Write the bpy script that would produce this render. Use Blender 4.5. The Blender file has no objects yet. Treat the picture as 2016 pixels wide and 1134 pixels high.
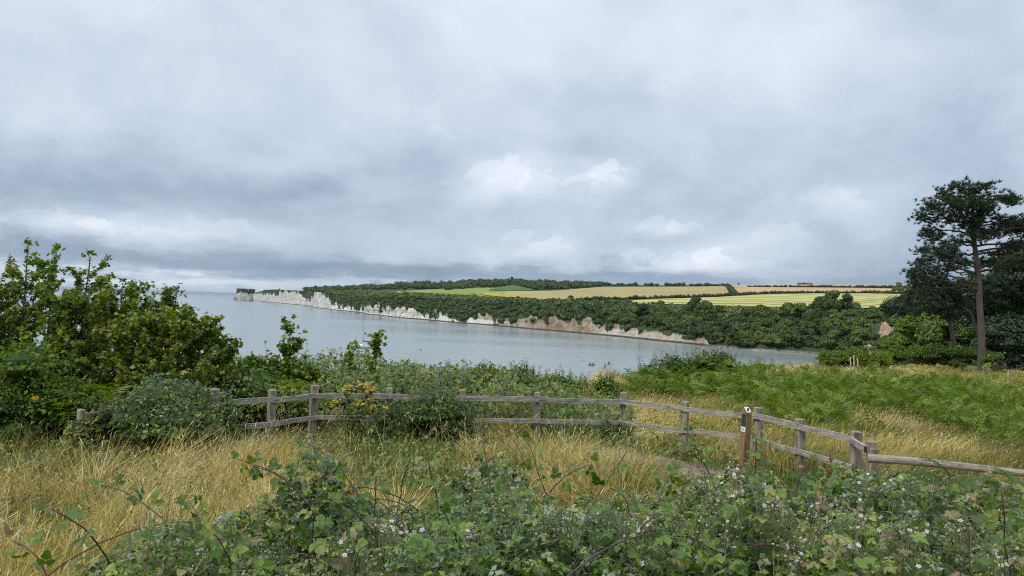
import bpy, math, random
import numpy as np
from mathutils import Matrix, Vector

# ------------------------------------------------------------------ camera, world, sun, exposure
R_ = math.radians
EYE = 19.0                       # eye height above the sea
FPX = 1494.0                     # focal length in pixels of a 2016 px wide picture
ROLL = math.atan(0.0385)
PITCH = math.atan(29.0 / FPX)
cr, sr, cp, sp = math.cos(ROLL), math.sin(ROLL), math.cos(PITCH), math.sin(PITCH)
CF = np.array([0, cp, sp]); CR = np.array([cr, -sr * sp, sr * cp]); CU = np.array([-sr, -cr * sp, cr * cp])
scene = bpy.context.scene
COL = scene.collection
cam_d = bpy.data.cameras.new('camera'); cam = bpy.data.objects.new('camera', cam_d); COL.objects.link(cam)
cam_d.sensor_width = 36.0; cam_d.lens = 36.0 * FPX / 2016.0
cam_d.clip_start = 0.05; cam_d.clip_end = 90000
cam.matrix_world = Matrix(((CR[0], CU[0], -CF[0], 0), (CR[1], CU[1], -CF[1], 0), (CR[2], CU[2], -CF[2], EYE), (0, 0, 0, 1)))
scene.camera = cam
scene.view_settings.view_transform = 'Standard'
scene.view_settings.look = 'None'
scene.view_settings.gamma = 1.0
scene.view_settings.use_curve_mapping = False
scene.view_settings.exposure = 0.68
scene.cycles.max_bounces = 6
scene.cycles.diffuse_bounces = 3
scene.cycles.glossy_bounces = 3
scene.cycles.transmission_bounces = 4
scene.cycles.use_denoising = False
scene.cycles.filter_width = 1.1
scene.cycles.sample_clamp_indirect = 4.0
scene.cycles.volume_bounces = 0
SUN_EL, SUN_AZ = R_(52), R_(-125)      # azimuth measured from +Y towards +X: behind and to the left of the camera
sun_d = bpy.data.lights.new('sun', 'SUN'); sun = bpy.data.objects.new('sun', sun_d); COL.objects.link(sun)
sun_d.energy = 1.5; sun_d.angle = R_(25); sun_d.color = (1.0, 0.94, 0.84)
sd = Vector((math.sin(SUN_AZ) * math.cos(SUN_EL), math.cos(SUN_AZ) * math.cos(SUN_EL), math.sin(SUN_EL)))
sun.rotation_euler = sd.to_track_quat('Z', 'Y').to_euler()
sun.location = (-60, -60, 90)


def ray(px, py):
    u = (np.asarray(px, float) - 1008.0) / FPX; v = (567.0 - np.asarray(py, float)) / FPX
    return CF + u[..., None] * CR + v[..., None] * CU
def P_d(px, py, d):
    return np.array([0, 0, EYE]) + ray(px, py) * np.asarray(d, float)[..., None]
def P_z(px, py, z):
    r = ray(px, py); t = (z - EYE) / r[..., 2]
    return np.array([0, 0, EYE]) + r * np.asarray(t)[..., None]
def yh(px):
    u = (np.asarray(px, float) - 1008.0) / FPX
    v = -(sp + u * sr * cp) / (cr * cp)
    return 567.0 - v * FPX
def azel(px, py):
    r = ray(px, py); return math.atan2(r[0], r[1]), math.atan2(r[2], math.hypot(r[0], r[1]))
def px_of(x, y):
    d = x * CF[0] + y * CF[1]; u = (x * CR[0] + y * CR[1])
    d = np.maximum(d, 1e-3 + 0.05 * np.abs(u)); return 1008 + FPX * u / d

# ------- world: a daylight sky almost wholly covered by layered cloud
world = bpy.data.worlds.new('World'); scene.world = world; world.use_nodes = True
WT = world.node_tree; WT.nodes.clear()
class NT:
    """tiny expression helper for node trees"""
    def __init__(s, tree): s.t = tree
    def n(s, kind, **kw):
        nd = s.t.nodes.new(kind)
        for k, v in kw.items(): setattr(nd, k, v)
        return nd
    def put(s, sock, val):
        if val is None: return
        if isinstance(val, bpy.types.NodeSocket): s.t.links.new(val, sock)
        else: sock.default_value = val
    def m(s, op, a, b=None, c=None, clamp=False):
        nd = s.n('ShaderNodeMath', operation=op); nd.use_clamp = clamp
        for i, x in enumerate((a, b, c)): s.put(nd.inputs[i], x)
        return nd.outputs[0]
    def add(s, a, b): return s.m('ADD', a, b)
    def mul(s, a, b): return s.m('MULTIPLY', a, b)
    def sstep(s, x, a, b, lo=0.0, hi=1.0):
        nd = s.n('ShaderNodeMapRange', interpolation_type='SMOOTHSTEP')
        s.put(nd.inputs['Value'], x); s.put(nd.inputs['From Min'], a); s.put(nd.inputs['From Max'], b)
        nd.inputs['To Min'].default_value = lo; nd.inputs['To Max'].default_value = hi
        return nd.outputs['Result']
    def noise(s, vec, scale, detail=4, rough=0.5, dist=0.0, lac=2.0):
        nd = s.n('ShaderNodeTexNoise'); s.put(nd.inputs['Vector'], vec)
        nd.inputs['Scale'].default_value = scale; nd.inputs['Detail'].default_value = detail
        nd.inputs['Roughness'].default_value = rough; nd.inputs['Distortion'].default_value = dist
        nd.inputs['Lacunarity'].default_value = lac
        return nd.outputs['Fac']
    def xyz(s, x, y, z):
        nd = s.n('ShaderNodeCombineXYZ')
        for i, v in enumerate((x, y, z)): s.put(nd.inputs[i], v)
        return nd.outputs[0]
    def sep(s, v):
        nd = s.n('ShaderNodeSeparateXYZ'); s.put(nd.inputs[0], v); return nd.outputs
    def mix(s, f, a, b):
        nd = s.n('ShaderNodeMix', data_type='RGBA'); s.put(nd.inputs[0], f)
        for sock, v in ((nd.inputs[6], a), (nd.inputs[7], b)):
            if not isinstance(v, bpy.types.NodeSocket) and len(v) == 3: v = (*v, 1)
            s.put(sock, v)
        return nd.outputs[2]
    def ramp(s, f, stops, interp='LINEAR'):
        nd = s.n('ShaderNodeValToRGB'); s.put(nd.inputs[0], f); cr_ = nd.color_ramp; cr_.interpolation = interp
        while len(cr_.elements) < len(stops): cr_.elements.new(0.5)
        for e, (p, c) in zip(cr_.elements, stops): e.position = p; e.color = (*c, 1)
        return nd.outputs[0]
W = NT(WT)
tc = W.n('ShaderNodeTexCoord').outputs['Generated']
dx, dy, dz = W.sep(tc)
el = W.m('ARCSINE', dz); az = W.m('ARCTAN2', dx, dy)
zz = W.add(W.m('MAXIMUM', dz, 0.0), 0.13)
flat = W.xyz(W.m('DIVIDE', dx, zz), W.m('DIVIDE', dy, zz), 0.37)
warp = W.noise(flat, 1.3, 5, 0.55)
puff = W.noise(W.xyz(W.mul(az, 7.0), W.mul(el, 13.0), 2.1), 1.6, 7, 0.58)
big = W.noise(W.xyz(W.mul(az, 1.7), W.mul(el, 2.7), 0.7), 1.5, 5, 0.52, 0.5)
soft = W.noise(flat, 0.75, 6, 0.5, 0.4)
wob_a = W.mul(W.add(puff, -0.5), 0.16); wob_e = W.mul(W.add(warp, -0.5), 0.055)
aw = W.add(az, wob_a); ew = W.add(el, W.add(wob_e, W.mul(W.add(puff, -0.5), 0.05)))
puff2 = W.noise(W.xyz(W.mul(az, 20.0), W.mul(el, 30.0), 5.3), 1.5, 6, 0.6)
aw2 = W.add(az, W.mul(W.add(puff2, -0.5), 0.075)); ew2 = W.add(el, W.mul(W.add(puff2, -0.5), 0.050))
def heap_at(px, py, wpx, hpx, amp):
    """a cumulus head: crisp lit top, dissolving base"""
    a0, e0 = azel(px, py); q = W.add(W.m('POWER', W.m('DIVIDE', W.add(aw2, -a0), wpx / FPX), 2.0), W.m('POWER', W.m('DIVIDE', W.add(ew2, -e0), hpx / FPX), 2.0))
    return W.mul(W.mul(W.sstep(q, 1.15, 0.62), W.sstep(W.add(ew2, -e0), -hpx * .9 / FPX, hpx * .5 / FPX)), amp)
def bump_at(px, py, wpx, hpx, amp, sharp=False):
    a0, e0 = azel(px, py); sa, se = wpx / FPX, hpx / FPX
    q = W.add(W.m('POWER', W.m('DIVIDE', W.add(aw, -a0), sa), 2.0), W.m('POWER', W.m('DIVIDE', W.add(ew, -e0), se), 2.0))
    if sharp: return W.mul(W.sstep(q, 1.25, 0.55), amp)
    return W.mul(W.m('EXPONENT', W.mul(q, -1.0)), amp)
mott = W.noise(W.xyz(W.mul(az, 4.4), W.mul(el, 5.6), 3.3), 1.7, 6, 0.55, 0.3)
fac = W.add(W.add(W.mul(W.add(big, -0.5), 0.72), W.mul(W.add(soft, -0.5), 0.20)), W.mul(W.add(mott, -0.5), 0.40))
fac = W.add(fac, W.mul(W.add(puff, -0.5), W.sstep(el, 0.42, 0.02, 0.06, 0.22)))
fac = W.add(fac, W.sstep(el, 0.0, 0.40, 0.47, 0.66))
SKYF = [  # px, py, width, height, amount: brighter heaps and darker bases of this sky
    (1010, 350, 105, 42, .20), (1185, 350, 62, 30, .22), (1330, 450, 90, 32, .17), (1405, 512, 75, 26, .24), (1640, 405, 130, 42, .16),
    (1510, 490, 80, 30, .14), (1060, 490, 75, 24, .15), (1280, 508, 80, 20, .12), (350, 445, 170, 24, .15), (130, 442, 130, 24, .15), (560, 440, 110, 30, .10),
    (1480, 110, 520, 110, .05), (900, 250, 230, 70, .06), (650, 300, 200, 60, .05),
    (250, 365, 430, 42, -.13), (580, 385, 60, 18, -.06), (1200, 195, 200, 40, -.09), (1600, 270, 190, 45, -.07), (1270, 400, 70, 30, -.05),
    (300, 505, 330, 22, -.15), (800, 538, 420, 22, -.22), (1300, 550, 520, 20, -.21), (-250, 490, 300, 26, -.10), (2300, 540, 420, 26, -.14),
    (150, 548, 330, 16, .15), (430, 557, 330, 9, .20), (760, 560, 130, 5, .08),
]
for (a_, b_, w_, h_, m_) in SKYF: fac = W.add(fac, bump_at(a_, b_, w_, h_, m_))
for (a_, b_, w_, h_, m_) in ((985, 350, 62, 42, .13), (1060, 362, 45, 30, .09), (1192, 352, 42, 28, .15), (1150, 360, 40, 22, .10), (1400, 512, 42, 26, .15), (1340, 520, 60, 22, .10), (1260, 505, 40, 18, .08), (1300, 452, 50, 26, .10), (1345, 448, 30, 20, .08), (1080, 488, 50, 20, .10), (1020, 470, 30, 18, .08),
                             (1480, 525, 40, 14, .08), (1640, 400, 70, 34, .09), (1540, 470, 60, 30, .08), (120, 440, 90, 22, .10), (215, 452, 60, 20, .09), (420, 455, 90, 26, .08), (330, 470, 70, 18, .07), (870, 270, 40, 26, .06)): fac = W.add(fac, heap_at(a_, b_, w_, h_, m_))
cloud = W.ramp(fac, [(0.0, (1.15, 1.70, 2.42)), (0.28, (1.90, 2.46, 3.22)), (0.5, (3.06, 3.60, 4.38)), (0.72, (4.22, 4.66, 5.32)), (1.0, (5.5, 5.8, 6.25))])
cloud_hi = W.n('ShaderNodeVectorMath', operation='SCALE'); W.put(cloud_hi.inputs[0], cloud); W.put(cloud_hi.inputs['Scale'], W.sstep(el, 0.33, 1.35, 1.0, 2.1))
sky = W.n('ShaderNodeTexSky', sky_type='NISHITA'); sky.sun_disc = False; sky.sun_elevation = SUN_EL; sky.sun_rotation = SUN_AZ
cover = W.mix(0.95, sky.outputs[0], cloud_hi.outputs[0])
bg = W.n('ShaderNodeBackground'); W.put(bg.inputs[0], cover); bg.inputs[1].default_value = 0.105
wo = W.n('ShaderNodeOutputWorld'); WT.links.new(bg.outputs[0], wo.inputs[0])

# ------------------------------------------------------------------ helpers
rng = np.random.default_rng(11); random.seed(11)
def U(a, b, n=None): return rng.uniform(a, b, n)
def vnoise(x, y, seed=0):
    x = np.asarray(x, float); y = np.asarray(y, float)
    xi = np.floor(x).astype(np.int64); yi = np.floor(y).astype(np.int64); fx = x - xi; fy = y - yi
    fx = fx * fx * (3 - 2 * fx); fy = fy * fy * (3 - 2 * fy)
    def h(a, b):
        n = (a * 374761393 + b * 668265263 + seed * 974711) & 0xFFFFFFFF
        n = ((n ^ (n >> 13)) * 1274126177) & 0xFFFFFFFF
        return ((n ^ (n >> 16)) & 0xFFFF) / 65535.0
    return (h(xi, yi) * (1 - fx) + h(xi + 1, yi) * fx) * (1 - fy) + (h(xi, yi + 1) * (1 - fx) + h(xi + 1, yi + 1) * fx) * fy
def fbm(x, y, seed=0, o=4):
    s = 0; a = 1; t = 0
    for i in range(o):
        s = s + a * vnoise(np.asarray(x) * 2 ** i, np.asarray(y) * 2 ** i, seed + i * 17); t += a; a *= .5
    return s / t
def sst(x, a, b):
    t = np.clip((np.asarray(x, float) - a) / (b - a), 0, 1); return t * t * (3 - 2 * t)
def unit(v): return v / np.maximum(np.linalg.norm(v, axis=-1, keepdims=True), 1e-9)
def frames(d, n):
    """rotation matrices whose x axis is d and whose z axis is as near n as may be"""
    x = unit(d); z = unit(n - (n * x).sum(-1, keepdims=True) * x); y = np.cross(z, x)
    return np.stack([x, y, z], -1)
def sph(n):
    v = rng.normal(size=(n, 3)); return unit(v)

class G:
    def __init__(s): s.v = []; s.f = []; s.n = 0
    def add(s, V, F, tint=0.5, mat=0):
        V = np.asarray(V, float).reshape(-1, 3)
        t = np.broadcast_to(np.asarray(tint, float), (len(V),)) if np.ndim(tint) < 2 else np.asarray(tint).ravel()
        s.v.append((V, t))
        for ff in (F if isinstance(F, list) else [F]):
            ff = np.asarray(ff, np.int64)
            if len(ff): s.f.append((ff + s.n, mat))
        s.n += len(V)
    def inst(s, tpl, M, T, tint=0.5, mat=0):
        V, F = tpl; N = len(T)
        if N == 0: return
        W_ = np.einsum('nij,kj->nki', M, V) + T[:, None, :]
        k = len(V); off = (np.arange(N) * k)[:, None, None]
        t = np.broadcast_to(np.asarray(tint, float).reshape(-1, 1), (N, k)) if np.ndim(tint) == 1 else np.full((N, k), tint)
        s.add(W_.reshape(-1, 3), [(f[None] + off).reshape(-1, f.shape[1]) for f in F], t.ravel(), mat)
    def tube(s, pts, rad, sides=6, tint=0.5, mat=0, cap=True):
        pts = np.asarray(pts, float); n = len(pts); rad = np.broadcast_to(rad, (n,))
        tg = np.gradient(pts, axis=0); tg = unit(tg)
        ref = np.array([0.31, 0.17, 0.93]); ref = ref if abs(tg[0] @ ref) < .9 else np.array([.9, .3, .1])
        a = unit(np.cross(tg, ref)); b = np.cross(tg, a)
        th = np.arange(sides) * 2 * math.pi / sides
        V = pts[:, None] + rad[:, None, None] * (np.cos(th)[None, :, None] * a[:, None] + np.sin(th)[None, :, None] * b[:, None])
        i = np.arange(n - 1)[:, None] * sides; j = np.arange(sides)[None]; j2 = (j + 1) % sides
        F = np.stack([i + j, i + j2, i + sides + j2, i + sides + j], -1).reshape(-1, 4)
        V = V.reshape(-1, 3); fs = [F]
        if cap:
            V = np.vstack([V, pts[0], pts[-1]]); c0, c1 = n * sides, n * sides + 1
            jj = np.arange(sides); jn = (jj + 1) % sides
            fs.append(np.vstack([np.stack([np.full(sides, c0), jn, jj], -1), np.stack([np.full(sides, c1), (n - 1) * sides + jj, (n - 1) * sides + jn], -1)]))
        s.add(V, fs, tint, mat)
    def box(s, c, ax, hs, tint=0.5, mat=0, chamfer=0.0):
        """box at c, ax = 3x3 rows of axes, hs half sizes; chamfer pulls the +z cap in"""
        ax = np.asarray(ax, float); hs = np.asarray(hs, float)
        V = []
        for z in ((-1, 0), (1, -chamfer)) if not chamfer else ((-1, 0), (1 - 2 * chamfer / hs[2] / 2, 0), (1, chamfer)):
            for sx, sy in ((-1, -1), (1, -1), (1, 1), (-1, 1)):
                q = np.array([sx * (hs[0] - max(z[1], 0)), sy * (hs[1] - max(z[1], 0)), z[0] * hs[2]]); V.append(np.asarray(c) + q @ ax)
        n = len(V) // 4; F = [(3, 2, 1, 0), tuple((n - 1) * 4 + k for k in range(4))]
        for r in range(n - 1):
            for k in range(4): F.append((r * 4 + k, r * 4 + (k + 1) % 4, r * 4 + 4 + (k + 1) % 4, r * 4 + 4 + k))
        s.add(V, np.array(F), tint, mat)
    def mesh(s, name, mats, smooth=False, origin=(0, 0, 0), attrs=None):
        me = bpy.data.meshes.new(name)
        V = np.vstack([v for v, _ in s.v]) - np.asarray(origin, float); T = np.concatenate([t for _, t in s.v])
        me.vertices.add(len(V)); me.vertices.foreach_set('co', V.astype(np.float32).ravel())
        idx = np.concatenate([f.ravel() for f, _ in s.f]); tot = np.concatenate([np.full(len(f), f.shape[1]) for f, _ in s.f])
        start = np.concatenate([[0], np.cumsum(tot)[:-1]])
        me.loops.add(len(idx)); me.loops.foreach_set('vertex_index', idx.astype(np.int32))
        me.polygons.add(len(tot)); me.polygons.foreach_set('loop_start', start.astype(np.int32)); me.polygons.foreach_set('loop_total', tot.astype(np.int32))
        me.polygons.foreach_set('material_index', np.concatenate([np.full(len(f), m) for f, m in s.f]).astype(np.int32))
        me.polygons.foreach_set('use_smooth', np.full(len(tot), bool(smooth)))
        at = me.attributes.new('tint', 'FLOAT', 'POINT'); at.data.foreach_set('value', T.astype(np.float32))
        for k, v in (attrs or {}).items():
            at = me.attributes.new(k, 'FLOAT', 'POINT'); at.data.foreach_set('value', np.asarray(v, np.float32).ravel())
        for m_ in (mats if isinstance(mats, (list, tuple)) else [mats]): me.materials.append(m_)
        me.update(calc_edges=True); me.validate(clean_customdata=False)
        return me
    def build(s, name, mats, parent=None, smooth=False, loc=None, attrs=None):
        org = np.array(parent.location) if parent is not None else np.array(loc if loc is not None else (0, 0, 0), float)
        if parent is not None and parent.parent is not None: org = org + np.array(parent.parent.location)
        o = bpy.data.objects.new(name, s.mesh(name, mats, smooth, org, attrs)); COL.objects.link(o)
        if parent is not None: o.parent = parent
        elif loc is not None: o.location = loc
        return o
def tag(o, label, cat=None, group=None, kind=None):
    o['label'] = label
    if cat: o['category'] = cat
    if group: o['group'] = group
    if kind: o['kind'] = kind
    return o
def thing(name, loc, label, cat, group=None):
    o = bpy.data.objects.new(name, None); o.empty_display_size = .2; COL.objects.link(o); o.location = [float(c) for c in loc]
    return tag(o, label, cat, group)
def link_obj(name, me, parent=None, M=None):
    o = bpy.data.objects.new(name, me); COL.objects.link(o)
    if parent is not None: o.parent = parent
    if M is not None: o.matrix_local = M
    return o
def mat4(R3, T): return Matrix([[*map(float, R3[0]), float(T[0])], [*map(float, R3[1]), float(T[1])], [*map(float, R3[2]), float(T[2])], [0, 0, 0, 1]])

# ------------------------------------------------------------------ materials
def new_mat(name):
    m = bpy.data.materials.new(name); m.use_nodes = True; t = m.node_tree; t.nodes.clear()
    return m, NT(t), t.nodes.new('ShaderNodeOutputMaterial')
def mat_leaf(name, stops, rough=0.45, trans=0.3, per_object=False, spec=0.28, tcol=None, mottle=(9.0, .12), under=None):
    m, N, out = new_mat(name)
    if per_object: f = N.n('ShaderNodeObjectInfo').outputs['Random']
    else: f = N.n('ShaderNodeAttribute', attribute_name='tint').outputs['Fac']
    if per_object == 'both':
        f = N.add(N.add(N.mul(N.n('ShaderNodeAttribute', attribute_name='tint').outputs['Fac'], .55), N.mul(f, .62)), -.09)
    geo = N.n('ShaderNodeNewGeometry')
    f2 = N.add(f, N.mul(N.add(N.noise(geo.outputs['Position'], mottle[0], 2), -.5), mottle[1]))
    c = N.ramp(f2, stops)
    if under: c = N.mix(N.mul(geo.outputs['Backfacing'], .75), c, under)
    p = N.n('ShaderNodeBsdfPrincipled'); N.put(p.inputs['Base Color'], c); p.inputs['Roughness'].default_value = rough
    p.inputs['Specular IOR Level'].default_value = spec
    if trans > 0:
        tr = N.n('ShaderNodeBsdfTranslucent'); hs = N.n('ShaderNodeHueSaturation'); N.put(hs.inputs['Color'], c)
        hs.inputs['Saturation'].default_value = 1.15; hs.inputs['Value'].default_value = 1.35; hs.inputs['Hue'].default_value = .485
        N.put(tr.inputs[0], hs.outputs[0])
        mx = N.n('ShaderNodeMixShader'); mx.inputs[0].default_value = trans
        N.t.links.new(p.outputs[0], mx.inputs[1]); N.t.links.new(tr.outputs[0], mx.inputs[2]); N.t.links.new(mx.outputs[0], out.inputs[0])
    else: N.t.links.new(p.outputs[0], out.inputs[0])
    return m
def mat_flat(name, col, rough=0.6, var=0.12, scale=8.0, metal=0.0, bump=0.0, stretch=None):
    m, N, out = new_mat(name); tcx = N.n('ShaderNodeTexCoord').outputs['Object']
    if stretch is not None:
        mp = N.n('ShaderNodeMapping'); N.put(mp.inputs[0], tcx); mp.inputs['Scale'].default_value = stretch; tcx = mp.outputs[0]
    n = N.noise(tcx, scale, 5, .6)
    c = N.mix(n, [max(0, x * (1 - var * 2)) for x in col], [min(1, x * (1 + var * 2)) for x in col])
    p = N.n('ShaderNodeBsdfPrincipled'); N.put(p.inputs['Base Color'], c); p.inputs['Roughness'].default_value = rough; p.inputs['Metallic'].default_value = metal
    if bump:
        b = N.n('ShaderNodeBump'); b.inputs['Strength'].default_value = bump; b.inputs['Distance'].default_value = .02; N.put(b.inputs['Height'], n); N.t.links.new(b.outputs[0], p.inputs['Normal'])
    N.t.links.new(p.outputs[0], out.inputs[0]); return m
def mat_wood(name, dark, light, axis_scale, lichen=0.0):
    m, N, out = new_mat(name); tcx = N.n('ShaderNodeTexCoord').outputs['Object']; rnd = N.n('ShaderNodeObjectInfo').outputs['Random']
    mp = N.n('ShaderNodeMapping'); N.put(mp.inputs[0], tcx); mp.inputs['Scale'].default_value = axis_scale
    N.put(mp.inputs['Location'], N.xyz(N.mul(rnd, 40), N.mul(rnd, 17), N.mul(rnd, 9)))
    g = N.noise(mp.outputs[0], 6.0, 6, .65, .6); k = N.noise(tcx, 7.0, 4, .6)
    c = N.ramp(N.add(N.mul(g, .75), N.mul(k, .25)), [(.36, dark), (.48, [(a + b) / 2 for a, b in zip(dark, light)]), (.60, light)])
    if lichen: c = N.mix(N.mul(N.sstep(N.noise(tcx, 14.0, 5, .7), .55, .68), lichen), c, (.34, .36, .27))
    p = N.n('ShaderNodeBsdfPrincipled'); N.put(p.inputs['Base Color'], c); p.inputs['Roughness'].default_value = .8
    b = N.n('ShaderNodeBump'); b.inputs['Strength'].default_value = .6; b.inputs['Distance'].default_value = .006; N.put(b.inputs['Height'], g); N.t.links.new(b.outputs[0], p.inputs['Normal'])
    N.t.links.new(p.outputs[0], out.inputs[0]); return m

M = {}
BR = [(0.0, (0.0186, 0.0395, 0.0072)), (0.30, (0.0487, 0.1040, 0.0115)), (0.58, (0.1276, 0.2132, 0.0216)), (0.78, (0.2436, 0.2912, 0.0468)), (0.90, (0.2500, 0.2100, 0.1000)), (1.0, (0.3000, 0.2000, 0.1200))]
M['bramble'] = mat_leaf('bramble_leaf', BR, .42, .26, spec=.34, mottle=(42.0, .30), under=(.26, .31, .22))
BR1 = [(0.0, (0.0406, 0.0832, 0.0115)), (0.4, (0.0719, 0.1404, 0.0173)), (0.7, (0.1218, 0.1924, 0.0259)), (0.9, (0.1972, 0.2288, 0.0432)), (0.96, (0.1900, 0.1500, 0.0800)), (1.0, (0.2200, 0.1500, 0.0900))]
M['bramble_one'] = mat_leaf('bramble_leaf_single', BR1, .42, .26, per_object=True, spec=.34, mottle=(42.0, .30), under=(.26, .31, .22))
M['cane'] = mat_flat('cane_bark', (.075, .040, .030), .6, .3, 30)
M['sycamore'] = mat_leaf('sycamore_leaf', [(0, (0.0232, 0.0499, 0.0072)), (.35, (0.0696, 0.1352, 0.0130)), (.68, (0.1682, 0.2496, 0.0216)), (.9, (0.2436, 0.2600, 0.0360)), (1, (0.1900, 0.1200, 0.0500))], .42, .3)
M['hawthorn'] = mat_leaf('glossy_leaf', [(0, (0.0232, 0.0499, 0.0086)), (.5, (0.0754, 0.1456, 0.0173)), (1, (0.2088, 0.2704, 0.0360))], .36, .25)
M['bright'] = mat_leaf('bright_leaf', [(0, (0.0290, 0.0676, 0.0086)), (.5, (0.0986, 0.1768, 0.0173)), (1, (0.2320, 0.2912, 0.0288))], .42, .35)
M['frond'] = mat_leaf('fern_frond_leaf', [(0, (0.0255, 0.0645, 0.0101)), (.5, (0.0522, 0.1123, 0.0158)), (1, (0.1102, 0.1716, 0.0252))], .5, .3, per_object=True)
M['bracken'] = mat_leaf('bracken_frond', [(0, (0.0348, 0.0832, 0.0101)), (.45, (0.0951, 0.1716, 0.0187)), (.82, (0.1798, 0.2496, 0.0324)), (.93, (0.2200, 0.2200, 0.0600)), (1, (0.2200, 0.1400, 0.0600))], .55, .35)
M['drygrass'] = mat_leaf('dry_grass', [(0, (.05, .08, .02)), (.2, (.13, .15, .04)), (.42, (.35, .30, .072)), (.62, (.47, .355, .092)), (.8, (.59, .475, .17)), (1, (.68, .60, .34))], .6, .35, spec=.3)
M['greengrass'] = mat_leaf('green_grass', [(0, (0.0406, 0.0780, 0.0130)), (.6, (0.0928, 0.1456, 0.0216)), (1, (0.1856, 0.2080, 0.0432))], .55, .35, spec=.3)
M['fartree'] = mat_leaf('far_tree_leaf', [(0, (0.0151, 0.0333, 0.0079)), (.35, (0.0394, 0.0770, 0.0137)), (.7, (0.0835, 0.1352, 0.0202)), (1, (0.1508, 0.1976, 0.0324))], .6, .12, per_object='both', spec=.25)
M['heath'] = mat_leaf('heath_leaf', [(0, (0.0522, 0.0780, 0.0158)), (.5, (0.1334, 0.1560, 0.0324)), (1, (0.2552, 0.2392, 0.0612))], .6, .12, spec=.25)
M['scrub'] = mat_leaf('scrub_leaf', [(0, (0.0209, 0.0437, 0.0101)), (.5, (0.0522, 0.0915, 0.0173)), (1, (0.1276, 0.1612, 0.0288))], .6, .12, spec=.25)
M['hedge'] = mat_leaf('hedge_leaf', [(0, (0.0209, 0.0364, 0.0115)), (.6, (0.0371, 0.0603, 0.0158)), (1, (0.0696, 0.0884, 0.0216))], .6, .1, spec=.25)
M['pine'] = mat_leaf('pine_needle', [(0, (.012, .026, .013)), (.5, (.026, .052, .020)), (1, (.052, .085, .030))], .55, .08, spec=.3)
M['holm'] = mat_leaf('evergreen_leaf', [(0, (.010, .024, .010)), (.5, (.022, .048, .016)), (1, (.05, .085, .025))], .5, .12, spec=.35)
M['limbbark'] = mat_flat('pine_limb_bark', (.055, .042, .036), .9, .3, 5, bump=.4)
M['pinebark'] = mat_flat('pine_bark', (.105, .082, .070), .9, .35, 3.0, bump=.8, stretch=(1, 1, .25))
M['bark'] = mat_flat('grey_bark', (.10, .085, .07), .9, .3, 6, bump=.4)
M['rail'] = mat_wood('weathered_wood', (.075, .064, .052), (.39, .355, .30), (1, 1, 1), .5)
M['post'] = mat_wood('weathered_post', (.085, .068, .052), (.31, .26, .205), (3, 3, .5), .5)
M['log'] = mat_wood('round_log', (.09, .07, .05), (.33, .285, .225), (1, 1, 1), .4)
M['endgrain'] = mat_flat('dark_end_grain', (.03, .026, .022), .8, .3, 30)  # sawn rail end, nearly black, darker than the rail sides
M['sign'] = mat_wood('oak_post', (.10, .065, .03), (.27, .175, .075), (4, 4, .6))
M['yellow'] = mat_leaf('ragwort_flower', [(0, (.55, .36, .01)), (1, (.80, .58, .02))], .5, .2)
M['white_petal'] = mat_leaf('bramble_petal', [(0, (.55, .46, .49)), (1, (.74, .70, .71))], .5, .3, per_object=True)
M['bud'] = mat_leaf('bramble_bud', [(0, (.14, .17, .07)), (.6, (.34, .34, .20)), (.85, (.52, .46, .42)), (1, (.36, .20, .13))], .5, .2)
M['white'] = mat_flat('white_gelcoat', (.78, .78, .77), .3, .03)
M['navy'] = mat_flat('navy_canvas', (.015, .025, .085), .8, .2)
M['alloy'] = mat_flat('mast_alloy', (.45, .46, .47), .35, .05, metal=.6)
M['dark'] = mat_flat('black_rubber', (.02, .02, .022), .6, .2)
M['glass'] = mat_flat('smoked_window', (.45, .47, .5), .15, .05)
M['red'] = mat_flat('red_plastic', (.50, .05, .06), .4, .1)
M['pink'] = mat_flat('pink_plastic', (.62, .22, .26), .4, .1)
M['skin'] = mat_flat('skin', (.42, .26, .19), .5, .05)
M['darkcloth'] = mat_flat('dark_cloth', (.03, .025, .03), .8, .2)
M['plate'] = mat_flat('pale_plate', (.66, .68, .68), .4, .04)
M['darkplate'] = mat_flat('dark_green_plate', (.03, .04, .033), .5, .15)
M['orange'] = mat_flat('orange_buoy', (.35, .10, .04), .5, .1)
M['dead'] = mat_flat('dead_stem', (.13, .085, .05), .8, .3, 20)
M['pale_stem'] = mat_flat('pale_stem', (.36, .30, .19), .8, .25, 20)
M['rust'] = mat_leaf('dock_seed', [(0, (.12, .035, .018)), (1, (.26, .085, .035))], .7, .15)

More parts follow.
